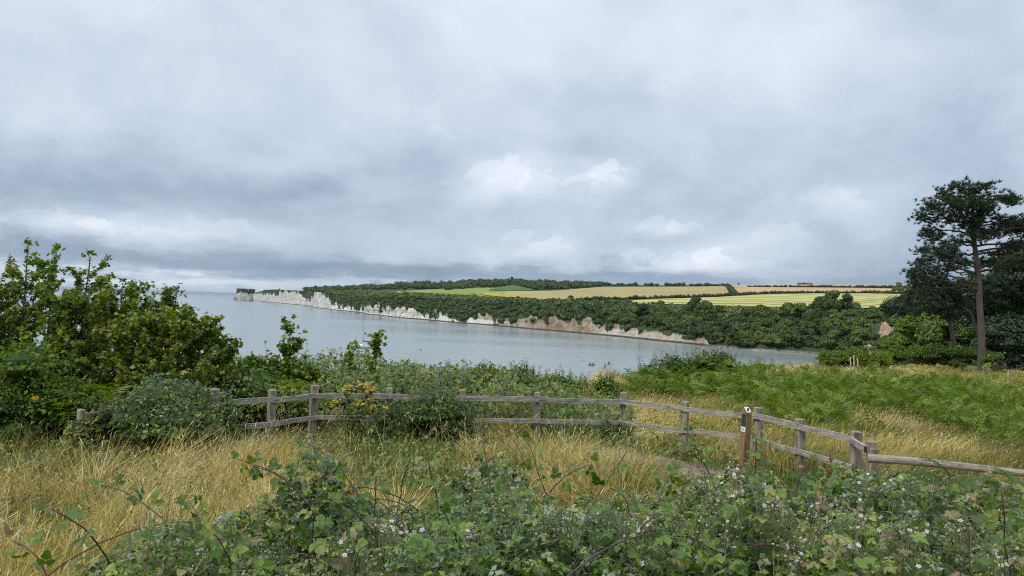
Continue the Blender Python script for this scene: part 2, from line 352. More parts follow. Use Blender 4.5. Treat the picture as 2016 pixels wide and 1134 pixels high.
def mat_sea():
    m, N, out = new_mat('sea_water'); g = N.n('ShaderNodeNewGeometry'); pos = g.outputs['Position']
    mp = N.n('ShaderNodeMapping'); N.put(mp.inputs[0], pos); mp.inputs['Scale'].default_value = (.45, 1, 1)
    n1 = N.noise(mp.outputs[0], .9, 5, .62); n2 = N.noise(mp.outputs[0], .11, 4, .6); n3 = N.noise(mp.outputs[0], .012, 4, .55)
    px_, py_, pz_ = N.sep(pos)
    dist = N.m('SQRT', N.add(N.m('POWER', px_, 2.0), N.m('POWER', py_, 2.0)))
    h = N.add(N.mul(n1, .55), N.mul(n2, 2.2))
    b = N.n('ShaderNodeBump'); N.put(b.inputs['Height'], h); b.inputs['Distance'].default_value = .32
    N.put(b.inputs['Strength'], N.sstep(dist, 150, 2500, .42, .28))
    p = N.n('ShaderNodeBsdfPrincipled')
    near = N.sstep(dist, 900, 200)
    c = N.mix(near, (.185, .220, .235), (.215, .25, .235))
    c = N.mix(N.sstep(n3, .42, .6), c, (.205, .240, .250))
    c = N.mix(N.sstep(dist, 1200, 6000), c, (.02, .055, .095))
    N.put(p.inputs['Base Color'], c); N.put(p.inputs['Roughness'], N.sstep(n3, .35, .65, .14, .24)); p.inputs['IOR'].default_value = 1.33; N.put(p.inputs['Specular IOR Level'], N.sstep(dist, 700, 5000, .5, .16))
    N.t.links.new(b.outputs[0], p.inputs['Normal']); N.t.links.new(p.outputs[0], out.inputs[0]); return m
M['sea'] = mat_sea()
def mat_ground():
    m, N, out = new_mat('rough_ground'); pos = N.n('ShaderNodeNewGeometry').outputs['Position']
    a = N.noise(pos, .35, 6, .6); b = N.noise(pos, 6.0, 5, .7)
    c = N.ramp(N.add(N.mul(a, .5), N.mul(b, .5)), [(.36, (.05, .055, .022)), (.48, (.15, .13, .05)), (.58, (.26, .205, .085)), (.7, (.10, .12, .04))])
    p = N.n('ShaderNodeBsdfPrincipled'); N.put(p.inputs['Base Color'], c); p.inputs['Roughness'].default_value = .95; p.inputs['Specular IOR Level'].default_value = .1
    N.t.links.new(p.outputs[0], out.inputs[0]); return m
M['ground'] = mat_ground()
def mat_headland():
    m, N, out = new_mat('headland'); pos = N.n('ShaderNodeNewGeometry').outputs['Position']
    A = lambda k: N.n('ShaderNodeAttribute', attribute_name=k).outputs['Fac']
    x, y, z = N.sep(pos)
    mp = N.n('ShaderNodeMapping'); N.put(mp.inputs[0], pos); mp.inputs['Scale'].default_value = (1, 1, .35)
    vert = N.noise(mp.outputs[0], .22, 6, .65); fine = N.noise(pos, .45, 6, .7); strata = N.noise(N.xyz(N.mul(x, .02), N.mul(y, .02), z), .9, 4, .6)
    chalk = N.ramp(N.add(N.mul(vert, .55), N.mul(strata, .45)), [(.36, (.15, .145, .12)), (.46, (.42, .405, .365)), (.60, (.62, .61, .57))])
    och = N.ramp(N.add(N.mul(fine, .6), N.mul(vert, .4)), [(.34, (.065, .055, .035)), (.48, (.21, .16, .105)), (.66, (.43, .37, .285))])
    rock = N.mix(N.sstep(N.add(A('ochre'), N.mul(N.add(fine, -.5), .8)), .12, .62), chalk, och)
    green = N.ramp(fine, [(.34, (.020, .038, .016)), (.55, (.042, .068, .024)), (.72, (.085, .105, .036))])
    vg = N.sstep(N.add(A('veg'), N.mul(N.add(fine, -.5), .9)), .40, .60)
    c = N.mix(vg, rock, green)
    pale = N.ramp(fine, [(.4, (.09, .085, .06)), (.6, (.33, .31, .27))])
    shore = N.mix(A('pale'), N.ramp(fine, [(.35, (.022, .024, .018)), (.7, (.085, .075, .045))]), pale)
    c = N.mix(N.sstep(N.add(z, N.mul(fine, 1.2)), 1.9, 1.2), c, shore)
    p = N.n('ShaderNodeBsdfPrincipled'); N.put(p.inputs['Base Color'], c); p.inputs['Roughness'].default_value = .9; p.inputs['Specular IOR Level'].default_value = .15
    b = N.n('ShaderNodeBump'); b.inputs['Strength'].default_value = .7; b.inputs['Distance'].default_value = 1.6; N.put(b.inputs['Height'], N.add(vert, N.mul(fine, .6))); N.t.links.new(b.outputs[0], p.inputs['Normal'])
    N.t.links.new(p.outputs[0], out.inputs[0]); return m
M['headland'] = mat_headland()
def mat_field(name, stops, stripe=0.0, ang=0.0, stripe_col=(.1, .12, .03), scale=.02):
    m, N, out = new_mat(name); pos = N.n('ShaderNodeNewGeometry').outputs['Position']; x, y, z = N.sep(pos)
    a = N.noise(pos, scale, 5, .6); b = N.noise(pos, .6, 4, .6)
    c = N.ramp(N.add(N.mul(a, .75), N.mul(b, .25)), stops)
    if stripe:
        u = N.add(N.mul(x, math.sin(ang)), N.mul(y, math.cos(ang)))
        u = N.add(u, N.mul(N.noise(pos, .006, 2), 40))
        t = N.m('FRACT', N.mul(u, 1 / 52.0)); t = N.m('ABSOLUTE', N.add(t, -.5))
        c = N.mix(N.mul(N.sstep(t, .16, .06), stripe), c, stripe_col)
    p = N.n('ShaderNodeBsdfPrincipled'); N.put(p.inputs['Base Color'], c); p.inputs['Roughness'].default_value = .95; p.inputs['Specular IOR Level'].default_value = .1
    N.t.links.new(p.outputs[0], out.inputs[0]); return m
M['f_yellow'] = mat_field('yellow_barley', [(.32, (.25, .26, .085)), (.48, (.39, .365, .13)), (.65, (.47, .41, .17))], .85, .35)
M['f_tan'] = mat_field('ripe_crop', [(.3, (.22, .215, .08)), (.5, (.31, .26, .115)), (.68, (.36, .28, .13))])
M['f_brown'] = mat_field('wheat_brown', [(.3, (.32, .23, .115)), (.5, (.40, .285, .145)), (.68, (.45, .33, .17))])
M['f_pasture'] = mat_field('green_pasture', [(.3, (.13, .19, .05)), (.5, (.18, .235, .06)), (.68, (.25, .26, .085))])
M['f_meadow'] = mat_field('dark_meadow', [(.3, (.05, .10, .03)), (.6, (.075, .13, .035))])
M['f_flowers'] = mat_field('yellow_flowers', [(.35, (.16, .19, .05)), (.55, (.40, .33, .04))], scale=.08)
M['soil'] = mat_field('bare_soil', [(.3, (.17, .115, .07)), (.5, (.33, .235, .15)), (.68, (.42, .32, .22))], scale=.25)
M['path'] = mat_field('trodden_path', [(.3, (.075, .06, .048)), (.5, (.17, .14, .11)), (.68, (.26, .215, .16))], scale=2.5)

# ------------------------------------------------------------------ templates
def tri_leaflet(w=.62, fold=.10, droop=.16, x0=0.0, L=1.0, ang=0.0, hi=True):
    if hi: st = np.array([0, .22, .5, .78, 1.0]); hw = np.array([.04, .44, .5, .27, .0]) * w
    else: st = np.array([0, .42, 1.0]); hw = np.array([.03, .5, 0]) * w
    V = []
    for t, h in zip(st, hw):
        z = -droop * t * t
        V += [(t, -h, z + fold * h * 3.2), (t, 0, z), (t, h, z + fold * h * 3.2)]
    V = np.array(V) * L; n = len(st); F = []
    for i in range(n - 1):
        a = i * 3
        F += [(a, a + 3, a + 4, a + 1), (a + 1, a + 4, a + 5, a + 2)]
    c, s = math.cos(ang), math.sin(ang); R = np.array([[c, -s, 0], [s, c, 0], [0, 0, 1]])
    return V @ R.T + np.array([x0, 0, 0]), np.array(F)
def join_t(parts):
    V = []; F3 = []; F4 = []; n = 0
    for v, f in parts:
        V.append(v); f = np.asarray(f)
        (F4 if f.shape[1] == 4 else F3).append(f + n); n += len(v)
    return np.vstack(V), [np.vstack(x) for x in (F3, F4) if x]
def petiole(L, w=.012): return np.array([(0, -w, 0), (0, w, 0), (L, w, 0), (L, -w, 0)]), np.array([(0, 1, 2, 3)])
def trifoliate(hi=True, w=.74, sp_=1.15, droop=.18):
    return join_t([tri_leaflet(w, .07, droop, .56, .52, 0, hi), tri_leaflet(w * .95, .07, droop, .36, .44, sp_, hi), tri_leaflet(w * .95, .07, droop, .36, .44, -sp_, hi), petiole(.58)])
T_BR_HI = [trifoliate(True, .80, 1.15, .20), trifoliate(True, .74, 1.3, .36), trifoliate(True, .86, 1.05, .10)]
T_BR_LO = trifoliate(False)
def fold_leaf(w, x0, L, ang, droop=.2, fold=.10):
    V = np.array([(0, 0, 0), (.48, -w / 2, fold - droop * .2), (1, 0, -droop), (.48, w / 2, fold - droop * .2)]) * L
    c, s_ = math.cos(ang), math.sin(ang); return V @ np.array([[c, -s_, 0], [s_, c, 0], [0, 0, 1]]).T + [x0, 0, 0], np.array([(0, 1, 2), (0, 2, 3)])
T_BR_XS = join_t([fold_leaf(.85, .42, .56, 0), fold_leaf(.85, .30, .48, 1.2), fold_leaf(.85, .30, .48, -1.2)])
T_OVAL = join_t([tri_leaflet(.55, .12, .18, 0, 1, 0, True)])
T_OVAL_LO = join_t([fold_leaf(.62, 0, 1, 0)])
def palmate():
    pts = [(0, 0)]
    for a, r in ((-2.2, .36), (-1.75, .55), (-1.3, .40), (-.95, .80), (-.5, .47), (0, 1.0), (.5, .47), (.95, .80), (1.3, .40), (1.75, .55), (2.2, .36)):
        pts.append((.30 + .66 * r * math.cos(a) - .1, .66 * r * math.sin(a)))
    V = np.array([(x, y, -.22 * x * x - .12 * abs(y) + (.05 if i % 2 == 0 else 0)) for i, (x, y) in enumerate(pts)])
    V[0] = (.22, 0, 0.02); F = np.array([(0, i, i + 1) for i in range(1, 11)])
    pv, pf = petiole(.3, .012); pv = pv - np.array([.2, 0, -.0])
    return join_t([(V + np.array([.1, 0, 0]), F), (pv, pf)])
def palm_lo():
    V = [(.22, 0, .02)]; F = []
    for a, r, w in ((-1.85, .50, .13), (-.95, .80, .17), (0, 1.0, .2), (.95, .80, .17), (1.85, .50, .13)):
        c, s_ = math.cos(a), math.sin(a); b = len(V)
        for u, v in ((.30, -w), (.78 * r, -w * .45), (.80 * r, w * .45), (.30, w)):
            x, y = .22 + u * c * .8 - v * s_, u * s_ * .8 + v * c; V.append((x, y, -.22 * x * x - .14 * abs(y)))
        F += [(b, b + 1, b + 2, b + 3)]
    for k in range(5): F.append((0, 1 + 4 * k, 4 + 4 * k, 4 + 4 * k))
    F4 = np.array([f for f in F[:5]]); F3 = np.array([(0, 1 + 4 * k, 4 + 4 * k) for k in range(5)]); return np.array(V), [F4, F3]
T_PALM = palm_lo()
def fern_tpl(hi):
    """frond along +x arching, pinnae on both sides; hi adds pinnules"""
    parts = []; n = 13 if hi else (9 if hi is False else 6)
    zc = lambda t: .40 * t - .72 * t * t
    for i in range(n):
        t = .2 + .78 * i / (n - 1); L = .40 * (1 - t) ** .75 * (1.0 if i else .85) + .03
        for s in (-1, 1):
            a = s * (1.18 - .35 * t); base = np.array([t, 0, zc(t)])
            c, q = math.cos(a), math.sin(a)
            if hi:
                m = 7 if L > .12 else 4
                for j in range(m):
                    u = (j + .6) / m; l2 = .20 * L * (1 - u * .75) + .010
                    for s2 in (-1, 1):
                        b = a + s2 * 1.15; o = base + np.array([c * L * u, q * L * u, -.40 * L * u * u]); w = .010 + l2 * .20
                        e = o + np.array([math.cos(b) * l2, math.sin(b) * l2, -.01]); pr = np.array([-math.sin(b), math.cos(b), 0]) * w
                        parts.append((np.array([o - pr * .6, (o + e) / 2 - pr, e, (o + e) / 2 + pr]), np.array([(0, 1, 2, 3)])))
                parts.append((np.array([base, base + [c * L, q * L, -.22 * L], base + [c * L * .5 - q * .006, q * L * .5 + c * .006, -.05 * L]]), np.array([(0, 1, 2)])))
            else:
                e1 = base + np.array([c * L * .5, q * L * .5, -.03 * L]); e2 = base + np.array([c * L, q * L, -.25 * L]); pr = np.array([-q, c, 0]) * (L * .12 + .006) * (1 if hi is False else 1.5)
                parts.append((np.array([base, e1 - pr, e2, e1 + pr]), np.array([(0, 1, 2, 3)])))
    k = 7 if hi is not None else 3; ts = np.linspace(0, .98, k); ax = np.array([(t, 0, zc(t)) for t in ts]); w = .011 * (1 - ts * .8)
    V = np.vstack([ax + np.c_[0 * w, w, 0 * w], ax - np.c_[0 * w, w, 0 * w]])
    parts.append((V, np.array([(i, i + 1, k + i + 1, k + i) for i in range(k - 1)])))
    return join_t(parts)
T_FERN_HI = fern_tpl(True); T_FERN_LO = fern_tpl(False); T_FERN_XS = fern_tpl(None)
def ico(n=1):
    import bmesh
    bm = bmesh.new(); bmesh.ops.create_icosphere(bm, subdivisions=n, radius=1)
    V = np.array([v.co[:] for v in bm.verts]); F = np.array([[v.index for v in f.verts] for f in bm.faces]); bm.free()
    return V, F
ICO1, ICO2 = ico(1), ico(2)
T_CARD = (np.array([(-.5, -.1, 0), (.02, -.48, .1), (.52, .05, 0), (-.05, .46, .04)]), [np.array([(0, 1, 2), (0, 2, 3)])])
def blob_into(g, c, r, ncards, size, core=True, t0=.2, t1=.9, mat=0, up=.35):
    """a leafy clump: dark core and leaf sized cards facing out of it"""
    c = np.asarray(c, float); r = np.asarray(r, float) * np.ones(3)
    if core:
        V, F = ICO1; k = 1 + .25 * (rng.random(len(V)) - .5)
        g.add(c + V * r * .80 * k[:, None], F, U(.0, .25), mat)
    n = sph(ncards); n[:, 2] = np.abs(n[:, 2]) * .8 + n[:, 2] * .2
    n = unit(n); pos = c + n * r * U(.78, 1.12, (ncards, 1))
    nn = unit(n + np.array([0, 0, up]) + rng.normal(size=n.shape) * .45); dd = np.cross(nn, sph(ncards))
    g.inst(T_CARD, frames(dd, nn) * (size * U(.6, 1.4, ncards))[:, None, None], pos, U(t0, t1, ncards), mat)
def crown_geo(seed, lobes=16, cards=70, size=.13, tall=.62, core=True):
    """crown of unit radius whose base is at z=0, built of overlapping leafy lobes"""
    g = G()
    for i in range(lobes):
        a = U(0, 2 * math.pi); rr = math.sqrt(U(0, 1)) * .72; zt = U(.12, 1) ** .8
        rr *= (1 - .55 * max(0, zt - .45) / .55)
        c = (rr * math.cos(a), rr * math.sin(a), .18 + zt * tall * 1.15); r = U(.22, .36)
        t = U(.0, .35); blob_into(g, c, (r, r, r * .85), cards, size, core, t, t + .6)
    return g

# ------------------------------------------------------------------ far shore
KN = np.array([  # column px, waterline y, top-of-face y, face depth m, chalk share, ochre, pale beach
    (499, 592, 577.5, 6, 1, 0, 0), (513, 593, 577, 6, 1, 0, 0), (519, 594, 571, 7, .72, 0, 0), (540, 596, 570, 7, .60, 0, 0), (558, 597.5, 570.5, 6, .95, 0, 0),
    (575, 599, 572.5, 6, 1, 0, 0), (590, 600.5, 574, 8, .92, 0, 0), (600, 601, 575, 25, .50, 0, 0), (612, 603, 575, 30, .45, 0, 0), (619, 605, 574.5, 10, .9, 0, 0),
    (624, 606.5, 575, 6, 1.1, 0, 0), (640, 608, 577, 7, .98, 0, 0), (648, 609, 579, 10, .8, 0, 0), (656, 610, 578, 45, .30, 0, 0), (690, 613.5, 580, 55, .24, 0, 0),
    (716, 616.5, 582, 50, .22, 0, 0), (724, 619, 587, 12, .85, .12, 0), (745, 620.5, 586, 14, .75, .15, 0), (757, 622, 584, 22, .35, 0, 0), (770, 624, 587, 16, .62, .12, 0),
    (790, 626, 589, 16, .66, .1, 0), (805, 627.5, 587, 22, .5, .12, 0), (830, 629, 587, 30, .32, .15, 0), (870, 633, 590, 35, .25, .2, 0), (900, 636, 592, 38, .22, .25, 0),
    (925, 637.5, 593, 30, .45, .2, 0), (940, 638.5, 595, 28, .46, .3, 0), (970, 641, 597, 26, .48, .38, 0), (1000, 643.5, 597, 30, .42, .5, 0), (1040, 647.5, 598, 34, .40, .6, 0), (1070, 650, 599, 30, .5, .7, 0),
    (1095, 652, 600, 22, .60, .85, 0), (1130, 655, 602, 22, .58, .9, 0), (1165, 658, 603, 24, .58, .85, 0), (1180, 659.5, 603, 45, .34, .5, 0), (1230, 664, 602, 60, .27, .5, 0),
    (1300, 671.5, 604, 70, .17, .55, 0), (1350, 676, 606, 75, .12, .5, 0), (1385, 680, 607, 80, .10, .7, 0), (1400, 681.5, 608, 85, .0, .4, .6), (1500, 691, 612, 95, .0, .4, 1),
    (1616, 697, 616, 110, .0, .4, .4), (1660, 704, 618, 110, .0, .3, .0), (1700, 712, 620, 110, .0, .2, .0), (1800, 740, 622, 100, 0, .2, 0), (2016, 800, 624, 90, 0, .2, 0), (2330, 900, 630, 80, 0, .2, 0)])
_m = (KN[:, 0] > 650) & (KN[:, 0] < 1390)
KN[_m, 4] *= np.where(KN[_m, 0] < 1060, .78, .85); KN[_m, 5] = np.minimum(KN[_m, 5] + .16, .9)      # greyer, more overgrown face towards the right
CREST = np.array([(499, 40, 577), (520, 60, 571.5), (560, 80, 571), (590, 110, 572), (610, 160, 570), (640, 380, 568.5), (700, 520, 567), (800, 640, 560), (880, 660, 556.5), (1000, 700, 554), (1100, 760, 557),
    (1180, 860, 559.5), (1240, 930, 561), (1440, 1050, 561.5), (1550, 1120, 560), (1800, 1200, 560.5), (2016, 1200, 561), (2330, 1200, 566)], float)
def kn(px, i): return np.interp(px, KN[:, 0], KN[:, i])
def coast_d(px):
    r = ray(px, kn(px, 1)); s = np.hypot(r[..., 0], r[..., 1]); return EYE * s / -r[..., 2]
def shore_profile(px):
    """horizontal range and height of the shore along the column px: coast, face foot, face top, crest"""
    px = np.asarray(px, float); dc = coast_d(px); dep = kn(px, 3)
    r = ray(px, kn(px, 2)); hc = EYE + (dc + dep) * r[..., 2] / np.hypot(r[..., 0], r[..., 1])
    hc = np.where(px > 1616, hc * (1 - sst(px, 1616, 1720)) + 19.0 * sst(px, 1616, 1720), hc)
    dt = dc + dep + np.interp(px, CREST[:, 0], CREST[:, 1])
    r2 = ray(px, np.interp(px, CREST[:, 0], CREST[:, 2])); zt = EYE + dt * r2[..., 2] / np.hypot(r2[..., 0], r2[..., 1])
    return dc, dep, hc, dt, np.maximum(zt, hc - 1)
NF, NP = 18, 30
def far_rows(px):
    dc, dep, hc, dt, zt = shore_profile(px)
    f = np.linspace(0, 1, NF); zf = np.clip(1.0 + (f[None] ** .85) * (hc[:, None] - 1.0), 0, None)
    rows_r = [dc - 16, dc - 5]; rows_z = [0 * dc - 1.4, 0 * dc - .1]
    Rr = [*rows_r, *[dc + dep * fi ** 1.25 for fi in f]]; Z = [*rows_z, *zf.T]
    for g_ in np.linspace(0, 1, NP + 1)[1:]:
        Rr.append(dc + dep + (dt - dc - dep) * g_); Z.append(hc + (zt - hc) * g_)
    Rr += [dt + 60, dt + 500]; Z += [zt - 1.5, zt * .55]
    return np.stack(Rr, 1), np.stack(Z, 1)
pxs = np.concatenate([np.arange(499, 1000, 1.1), np.arange(1000, 1700, 2.0), np.arange(1700, 2332, 6.0)])
FR, FZ = far_rows(pxs)
dirh = ray(pxs, yh(pxs)); dirh = dirh[:, :2] / np.hypot(dirh[:, 0], dirh[:, 1])[:, None]
xy = dirh[:, None] * FR[..., None]
sarc = np.concatenate([[0], np.cumsum(np.hypot(*np.diff(xy[:, 2], axis=0).T))])
dep_c = kn(pxs, 3); hc_c = FZ[:, 1 + NF]
rowi = np.arange(FR.shape[1])[None]; face = (rowi >= 2) & (rowi < 2 + NF)
hfrac = np.clip((FZ - 1) / np.maximum(hc_c[:, None] - 1, 1), 0, 1.0)
butt = 1 - np.abs(2 * fbm(sarc[:, None] / 26 + FZ * .01, FZ / 34, 3, 4) - 1)
amp = np.where(pxs < 660, 7.5, np.minimum(np.maximum(dep_c * .5, 3.0), 8.0))[:, None]
butt = np.where(pxs[:, None] < 660, 1 - np.abs(2 * fbm(sarc[:, None] / 48 + FZ * .015, FZ / 60, 33, 4) - 1), butt)
FR = FR + np.where(face, (butt - .62) * amp * 2.0 * np.clip(hfrac * 4, .25, 1) * np.clip((1.02 - hfrac) * 5, .25, 1), 0)
FR = FR + np.where(face, (fbm(sarc[:, None] / 5, FZ / 4, 9, 3) - .5) * 1.7, 0)
FZ = FZ + np.where(rowi >= 1 + NF, (fbm(sarc[:, None] / 40, FR / 60, 5, 3) - .5) * 1.5, 0)
xy = dirh[:, None] * FR[..., None]
ch = kn(pxs, 4)[:, None]; n1 = fbm(sarc[:, None] / 9, FZ / 8, 21, 4)
n2 = fbm(sarc[:, None] / 5.5, FZ / 4.5, 27, 3); nL = fbm(sarc[:, None] / 30, FZ / 30, 29, 2); left = pxs[:, None] < 656
nz_ = np.where(left, (n1 - .5) * .75, (nL - .5) * .45 + (n2 - .5) * 1.1)
veg = np.where(rowi < 2 + NF, sst(hfrac - ch + nz_ + .05 * (ch < .99), -.14, .14) * np.where(pxs[:, None] > 1390, 1, sst(hfrac + (n1 - .5) * .16 + np.where(left, 0, (nL - .42) * .5), .05, .15)), 1.0)
veg = np.where(rowi < 2, 0, veg)
veg = np.where((pxs[:, None] > 1396) & (rowi > 1), np.maximum(veg, .95), veg)
oc = np.broadcast_to(kn(pxs, 5)[:, None], FR.shape) + np.where(hfrac < .22, -.25, 0)
pal = np.broadcast_to(kn(pxs, 6)[:, None], FR.shape)
nc, nr = FR.shape
V = np.concatenate([xy, FZ[..., None]], -1)
endv = V[0].copy(); endv[:, 2] = -2.0                     # the seaward end wall
i = np.arange(nc - 1)[:, None] * nr + np.arange(nr - 1)[None]
g = G(); quads = np.stack([i, i + nr, i + nr + 1, i + 1], -1).reshape(-1, 4)
g.add(V.reshape(-1, 3), quads); k0 = nc * nr
g.add(endv, np.stack([np.arange(nr - 1) - k0, np.arange(1, nr) - k0, np.arange(1, nr), np.arange(nr - 1)], -1))
ex = lambda a, v: np.concatenate([np.asarray(a, float).ravel(), np.full(nr, v)])
o = g.build('headland_hill', M['headland'], smooth=True, attrs={'veg': ex(veg, .2), 'ochre': ex(oc, 0), 'pale': ex(pal, 0)})
tag(o, 'chalk cliffs and farmed hill of the headland across the bay', 'headland', kind='structure')
FANG = np.maximum.accumulate((FZ[:, 2:2 + NF + NP] - EYE) / FR[:, 2:2 + NF + NP], axis=1)
def far_pt(px, py, lift=0.0):
    """point of the far shore seen at px, py"""
    r = ray(px, py); tgt = r[2] / math.hypot(r[0], r[1]); c = int(np.argmin(np.abs(pxs - px)))
    j = float(np.interp(tgt, FANG[c] + np.arange(FANG.shape[1]) * 1e-7, np.arange(FANG.shape[1]))); j0 = min(int(j), FANG.shape[1] - 2); t = j - j0
    rr = FR[c, 2 + j0] * (1 - t) + FR[c, 3 + j0] * t; zz_ = FZ[c, 2 + j0] * (1 - t) + FZ[c, 3 + j0] * t
    h = r[:2] / math.hypot(r[0], r[1]); return np.array([h[0] * rr, h[1] * rr, zz_ + lift])
def far_face(px, f):
    c = int(np.argmin(np.abs(pxs - px))); j = 2 + f * (NF - 1); j0 = int(j); t = j - j0; j1 = min(j0 + 1, nr - 1)
    return np.array([*(xy[c, j0] * (1 - t) + xy[c, j1] * t), FZ[c, j0] * (1 - t) + FZ[c, j1] * t])

# sea
g = G(); rad = np.concatenate([[0.01], np.geomspace(60, 25000, 60)]); th = np.linspace(0, 2 * math.pi, 97)[:-1]
V = np.stack([rad[:, None] * np.sin(th), rad[:, None] * np.cos(th), 0 * rad[:, None] * th], -1)
i = np.arange(len(rad) - 1)[:, None] * 96; j = np.arange(96)[None]; j2 = (j + 1) % 96
g.add(V.reshape(-1, 3), np.stack([i + j, i + 96 + j, i + 96 + j2, i + j2], -1).reshape(-1, 4))
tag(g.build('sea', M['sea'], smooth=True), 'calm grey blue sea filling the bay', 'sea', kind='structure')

# sea stack and needle off the point
def stack_rock(name, label, px0, px1, ytop, ybase, thick, top_veg):
    c = P_z((px0 + px1) / 2, ybase, 0.0); d = np.hypot(c[0], c[1]); w = (px1 - px0) / FPX * d / 2
    h = (ybase - ytop) / FPX * d; fw = unit(np.array([c[0], c[1]])); sd_ = np.array([fw[1], -fw[0]])
    n = 44; rows = 13; th = np.arange(n) / n * 2 * math.pi
    sq = (np.abs(np.cos(th)) ** 4 + np.abs(np.sin(th)) ** 4) ** -.25
    V = []; vg = []
    for r in range(rows):
        t = r / (rows - 1); k = (1.05 - .10 * t) * (1 + .16 * (fbm(th * 5, t * 3 + 0 * th, 41, 3) - .5) * 2)
        a = np.cos(th) * sq * w * k; b = np.sin(th) * sq * thick * k
        p = np.array([c[0], c[1]]) + fw * thick; q = p + a[:, None] * sd_ + b[:, None] * fw
        z = -1.5 + (h + 1.5) * t + (0 if r < rows - 1 else 1) * (fbm(th * 3, 0 * th, 4) - .5) * 1.2
        V.append(np.c_[q, np.full(n, 0) + z]); vg.append(sst(t - top_veg + (fbm(th * 4, t * 4 + 0 * th, 8, 3) - .5) * .9, -.1, .1))
    V.append(np.array([[*(np.array([c[0], c[1]]) + fw * thick), h + .8]])); vg.append([1.0])
    F = []; i = np.arange(rows - 1)[:, None] * n; j = np.arange(n)[None]; j2 = (j + 1) % n
    F4 = np.stack([i + j, i + j2, i + n + j2, i + n + j], -1).reshape(-1, 4); top = (rows - 1) * n; jj = np.arange(n)
    F3 = np.stack([top + jj, top + (jj + 1) % n, np.full(n, rows * n)], -1)
    g = G(); V = np.vstack(V); base = np.array([c[0] + fw[0] * thick, c[1] + fw[1] * thick, 0]); g.add(V, [F4, F3])
    z0 = np.zeros(len(V))
    o = g.build(name, M['headland'], smooth=True, loc=base, attrs={'veg': np.concatenate([np.ravel(x) for x in vg]), 'ochre': z0, 'pale': z0})
    return tag(o, label, 'sea stack')
stack_rock('sea_stack', 'square chalk stack with dark turf cap at the seaward tip of the headland', 467, 499.5, 570, 591.3, 22, .70)
stack_rock('chalk_needle', 'tiny chalk needle standing in the sea left of the square stack', 459.5, 463.5, 584, 590.5, 3, 1.5)

# fields: strips of the hill between two lines seen from the viewpoint
def field(name, label, mat, lower, upper, lift, nx=70, ny=8):
    lo = np.array(lower, float); up = np.array(upper, float); g = G(); V = []
    xs = np.linspace(0, 1, nx)
    def at(a, t):
        s = np.concatenate([[0], np.cumsum(np.hypot(*np.diff(a, axis=0).T))]); s /= s[-1]
        return np.interp(t, s, a[:, 0]), np.interp(t, s, a[:, 1])
    for t in xs:
        a = at(lo, t); b = at(up, t)
        for k in range(ny):
            q = k / (ny - 1); V.append(far_pt(a[0] * (1 - q) + b[0] * q, a[1] * (1 - q) + b[1] * q, lift))
    i = np.arange(nx - 1)[:, None] * ny + np.arange(ny - 1)[None]
    g.add(V, np.stack([i, i + ny, i + ny + 1, i + 1], -1).reshape(-1, 4))
    return tag(g.build(name, mat, smooth=True), label, 'field', kind='structure')
field('barley_field', 'yellow barley field with dark tramlines above the hanging wood', M['f_yellow'], [(1206, 599), (1340, 601), (1482, 606), (1600, 607), (1742, 609), (1850, 612)], [(1200, 597), (1281, 590.5), (1407, 586.5), (1508, 580.5), (1601, 579), (1712, 579), (1850, 582)], .8)
field('ripe_field', 'tan green crop field left of the upright hedge line', M['f_tan'], [(985, 578), (1045, 590), (1136, 591.5), (1281, 589), (1407, 585), (1437, 582)], [(1000, 574), (1085, 574), (1180, 566), (1300, 565.5), (1380, 565), (1440, 563.5)], .8)
field('wheat_field', 'brown wheat field between the two hedges on the right', M['f_brown'], [(1446, 580.5), (1508, 577.5), (1601, 576.5), (1712, 577), (1870, 580)], [(1441, 566.5), (1480, 566), (1600, 567), (1700, 568), (1870, 571)], .8)
field('stubble_field', 'thin orange tan field strip along the skyline', M['f_brown'], [(1442, 565.5), (1520, 565), (1700, 565.5), (1870, 568)], [(1440, 561.8), (1520, 560.5), (1700, 560.6), (1870, 561.5)], .5, ny=5)
field('pasture', 'light green pasture below the dark hilltop wood', M['f_pasture'], [(770, 576.5), (826, 578.5), (926, 585.5), (1030, 591), (1130, 593)], [(768, 574.5), (850, 570.5), (961, 567), (1000, 570), (1010, 578)], .5)
field('meadow', 'darker green meadow wedge under the hilltop wood', M['f_meadow'], [(962, 572.5), (985, 574), (1051, 573.5)], [(964, 571), (1010, 562), (1049, 571.5)], 1.2, 20, 4)
field('flower_meadow', 'yellow flowering patch in the light green pasture', M['f_flowers'], [(955, 583), (990, 586.5), (1030, 589)], [(945, 578), (985, 579.5), (1028, 586)], 1.2, 20, 4)

# hedges
def hedge(name, label, line, h, wid, step=None, jit=.4, gap=0.0, mat='hedge'):
    h = h * .78
    ln = np.array(line, float); s = np.concatenate([[0], np.cumsum(np.hypot(*np.diff(ln, axis=0).T))])
    pts = [far_pt(np.interp(q, s, ln[:, 0]), np.interp(q, s, ln[:, 1])) for q in np.linspace(0, s[-1], max(4, int(s[-1] / 3)))]
    pts = np.array(pts); L = np.concatenate([[0], np.cumsum(np.linalg.norm(np.diff(pts, axis=0), axis=1))])
    g = G(); q = 0; step = step or h * .75
    while q < L[-1]:
        c = np.array([np.interp(q, L, pts[:, k]) for k in range(3)]); k = U(1 - jit, 1 + jit)
        if rng.random() > gap: blob_into(g, c + [U(-.5, .5) * wid, U(-.5, .5) * wid, h * .42 * k], (step * .85, step * .85, h * .6 * k), 26, h * .32, True, .1, .9)
        q += step * U(.7, 1.2)
    return tag(g.build(name, M[mat], loc=pts[0]), label, 'hedge', 'field hedges on the hill')
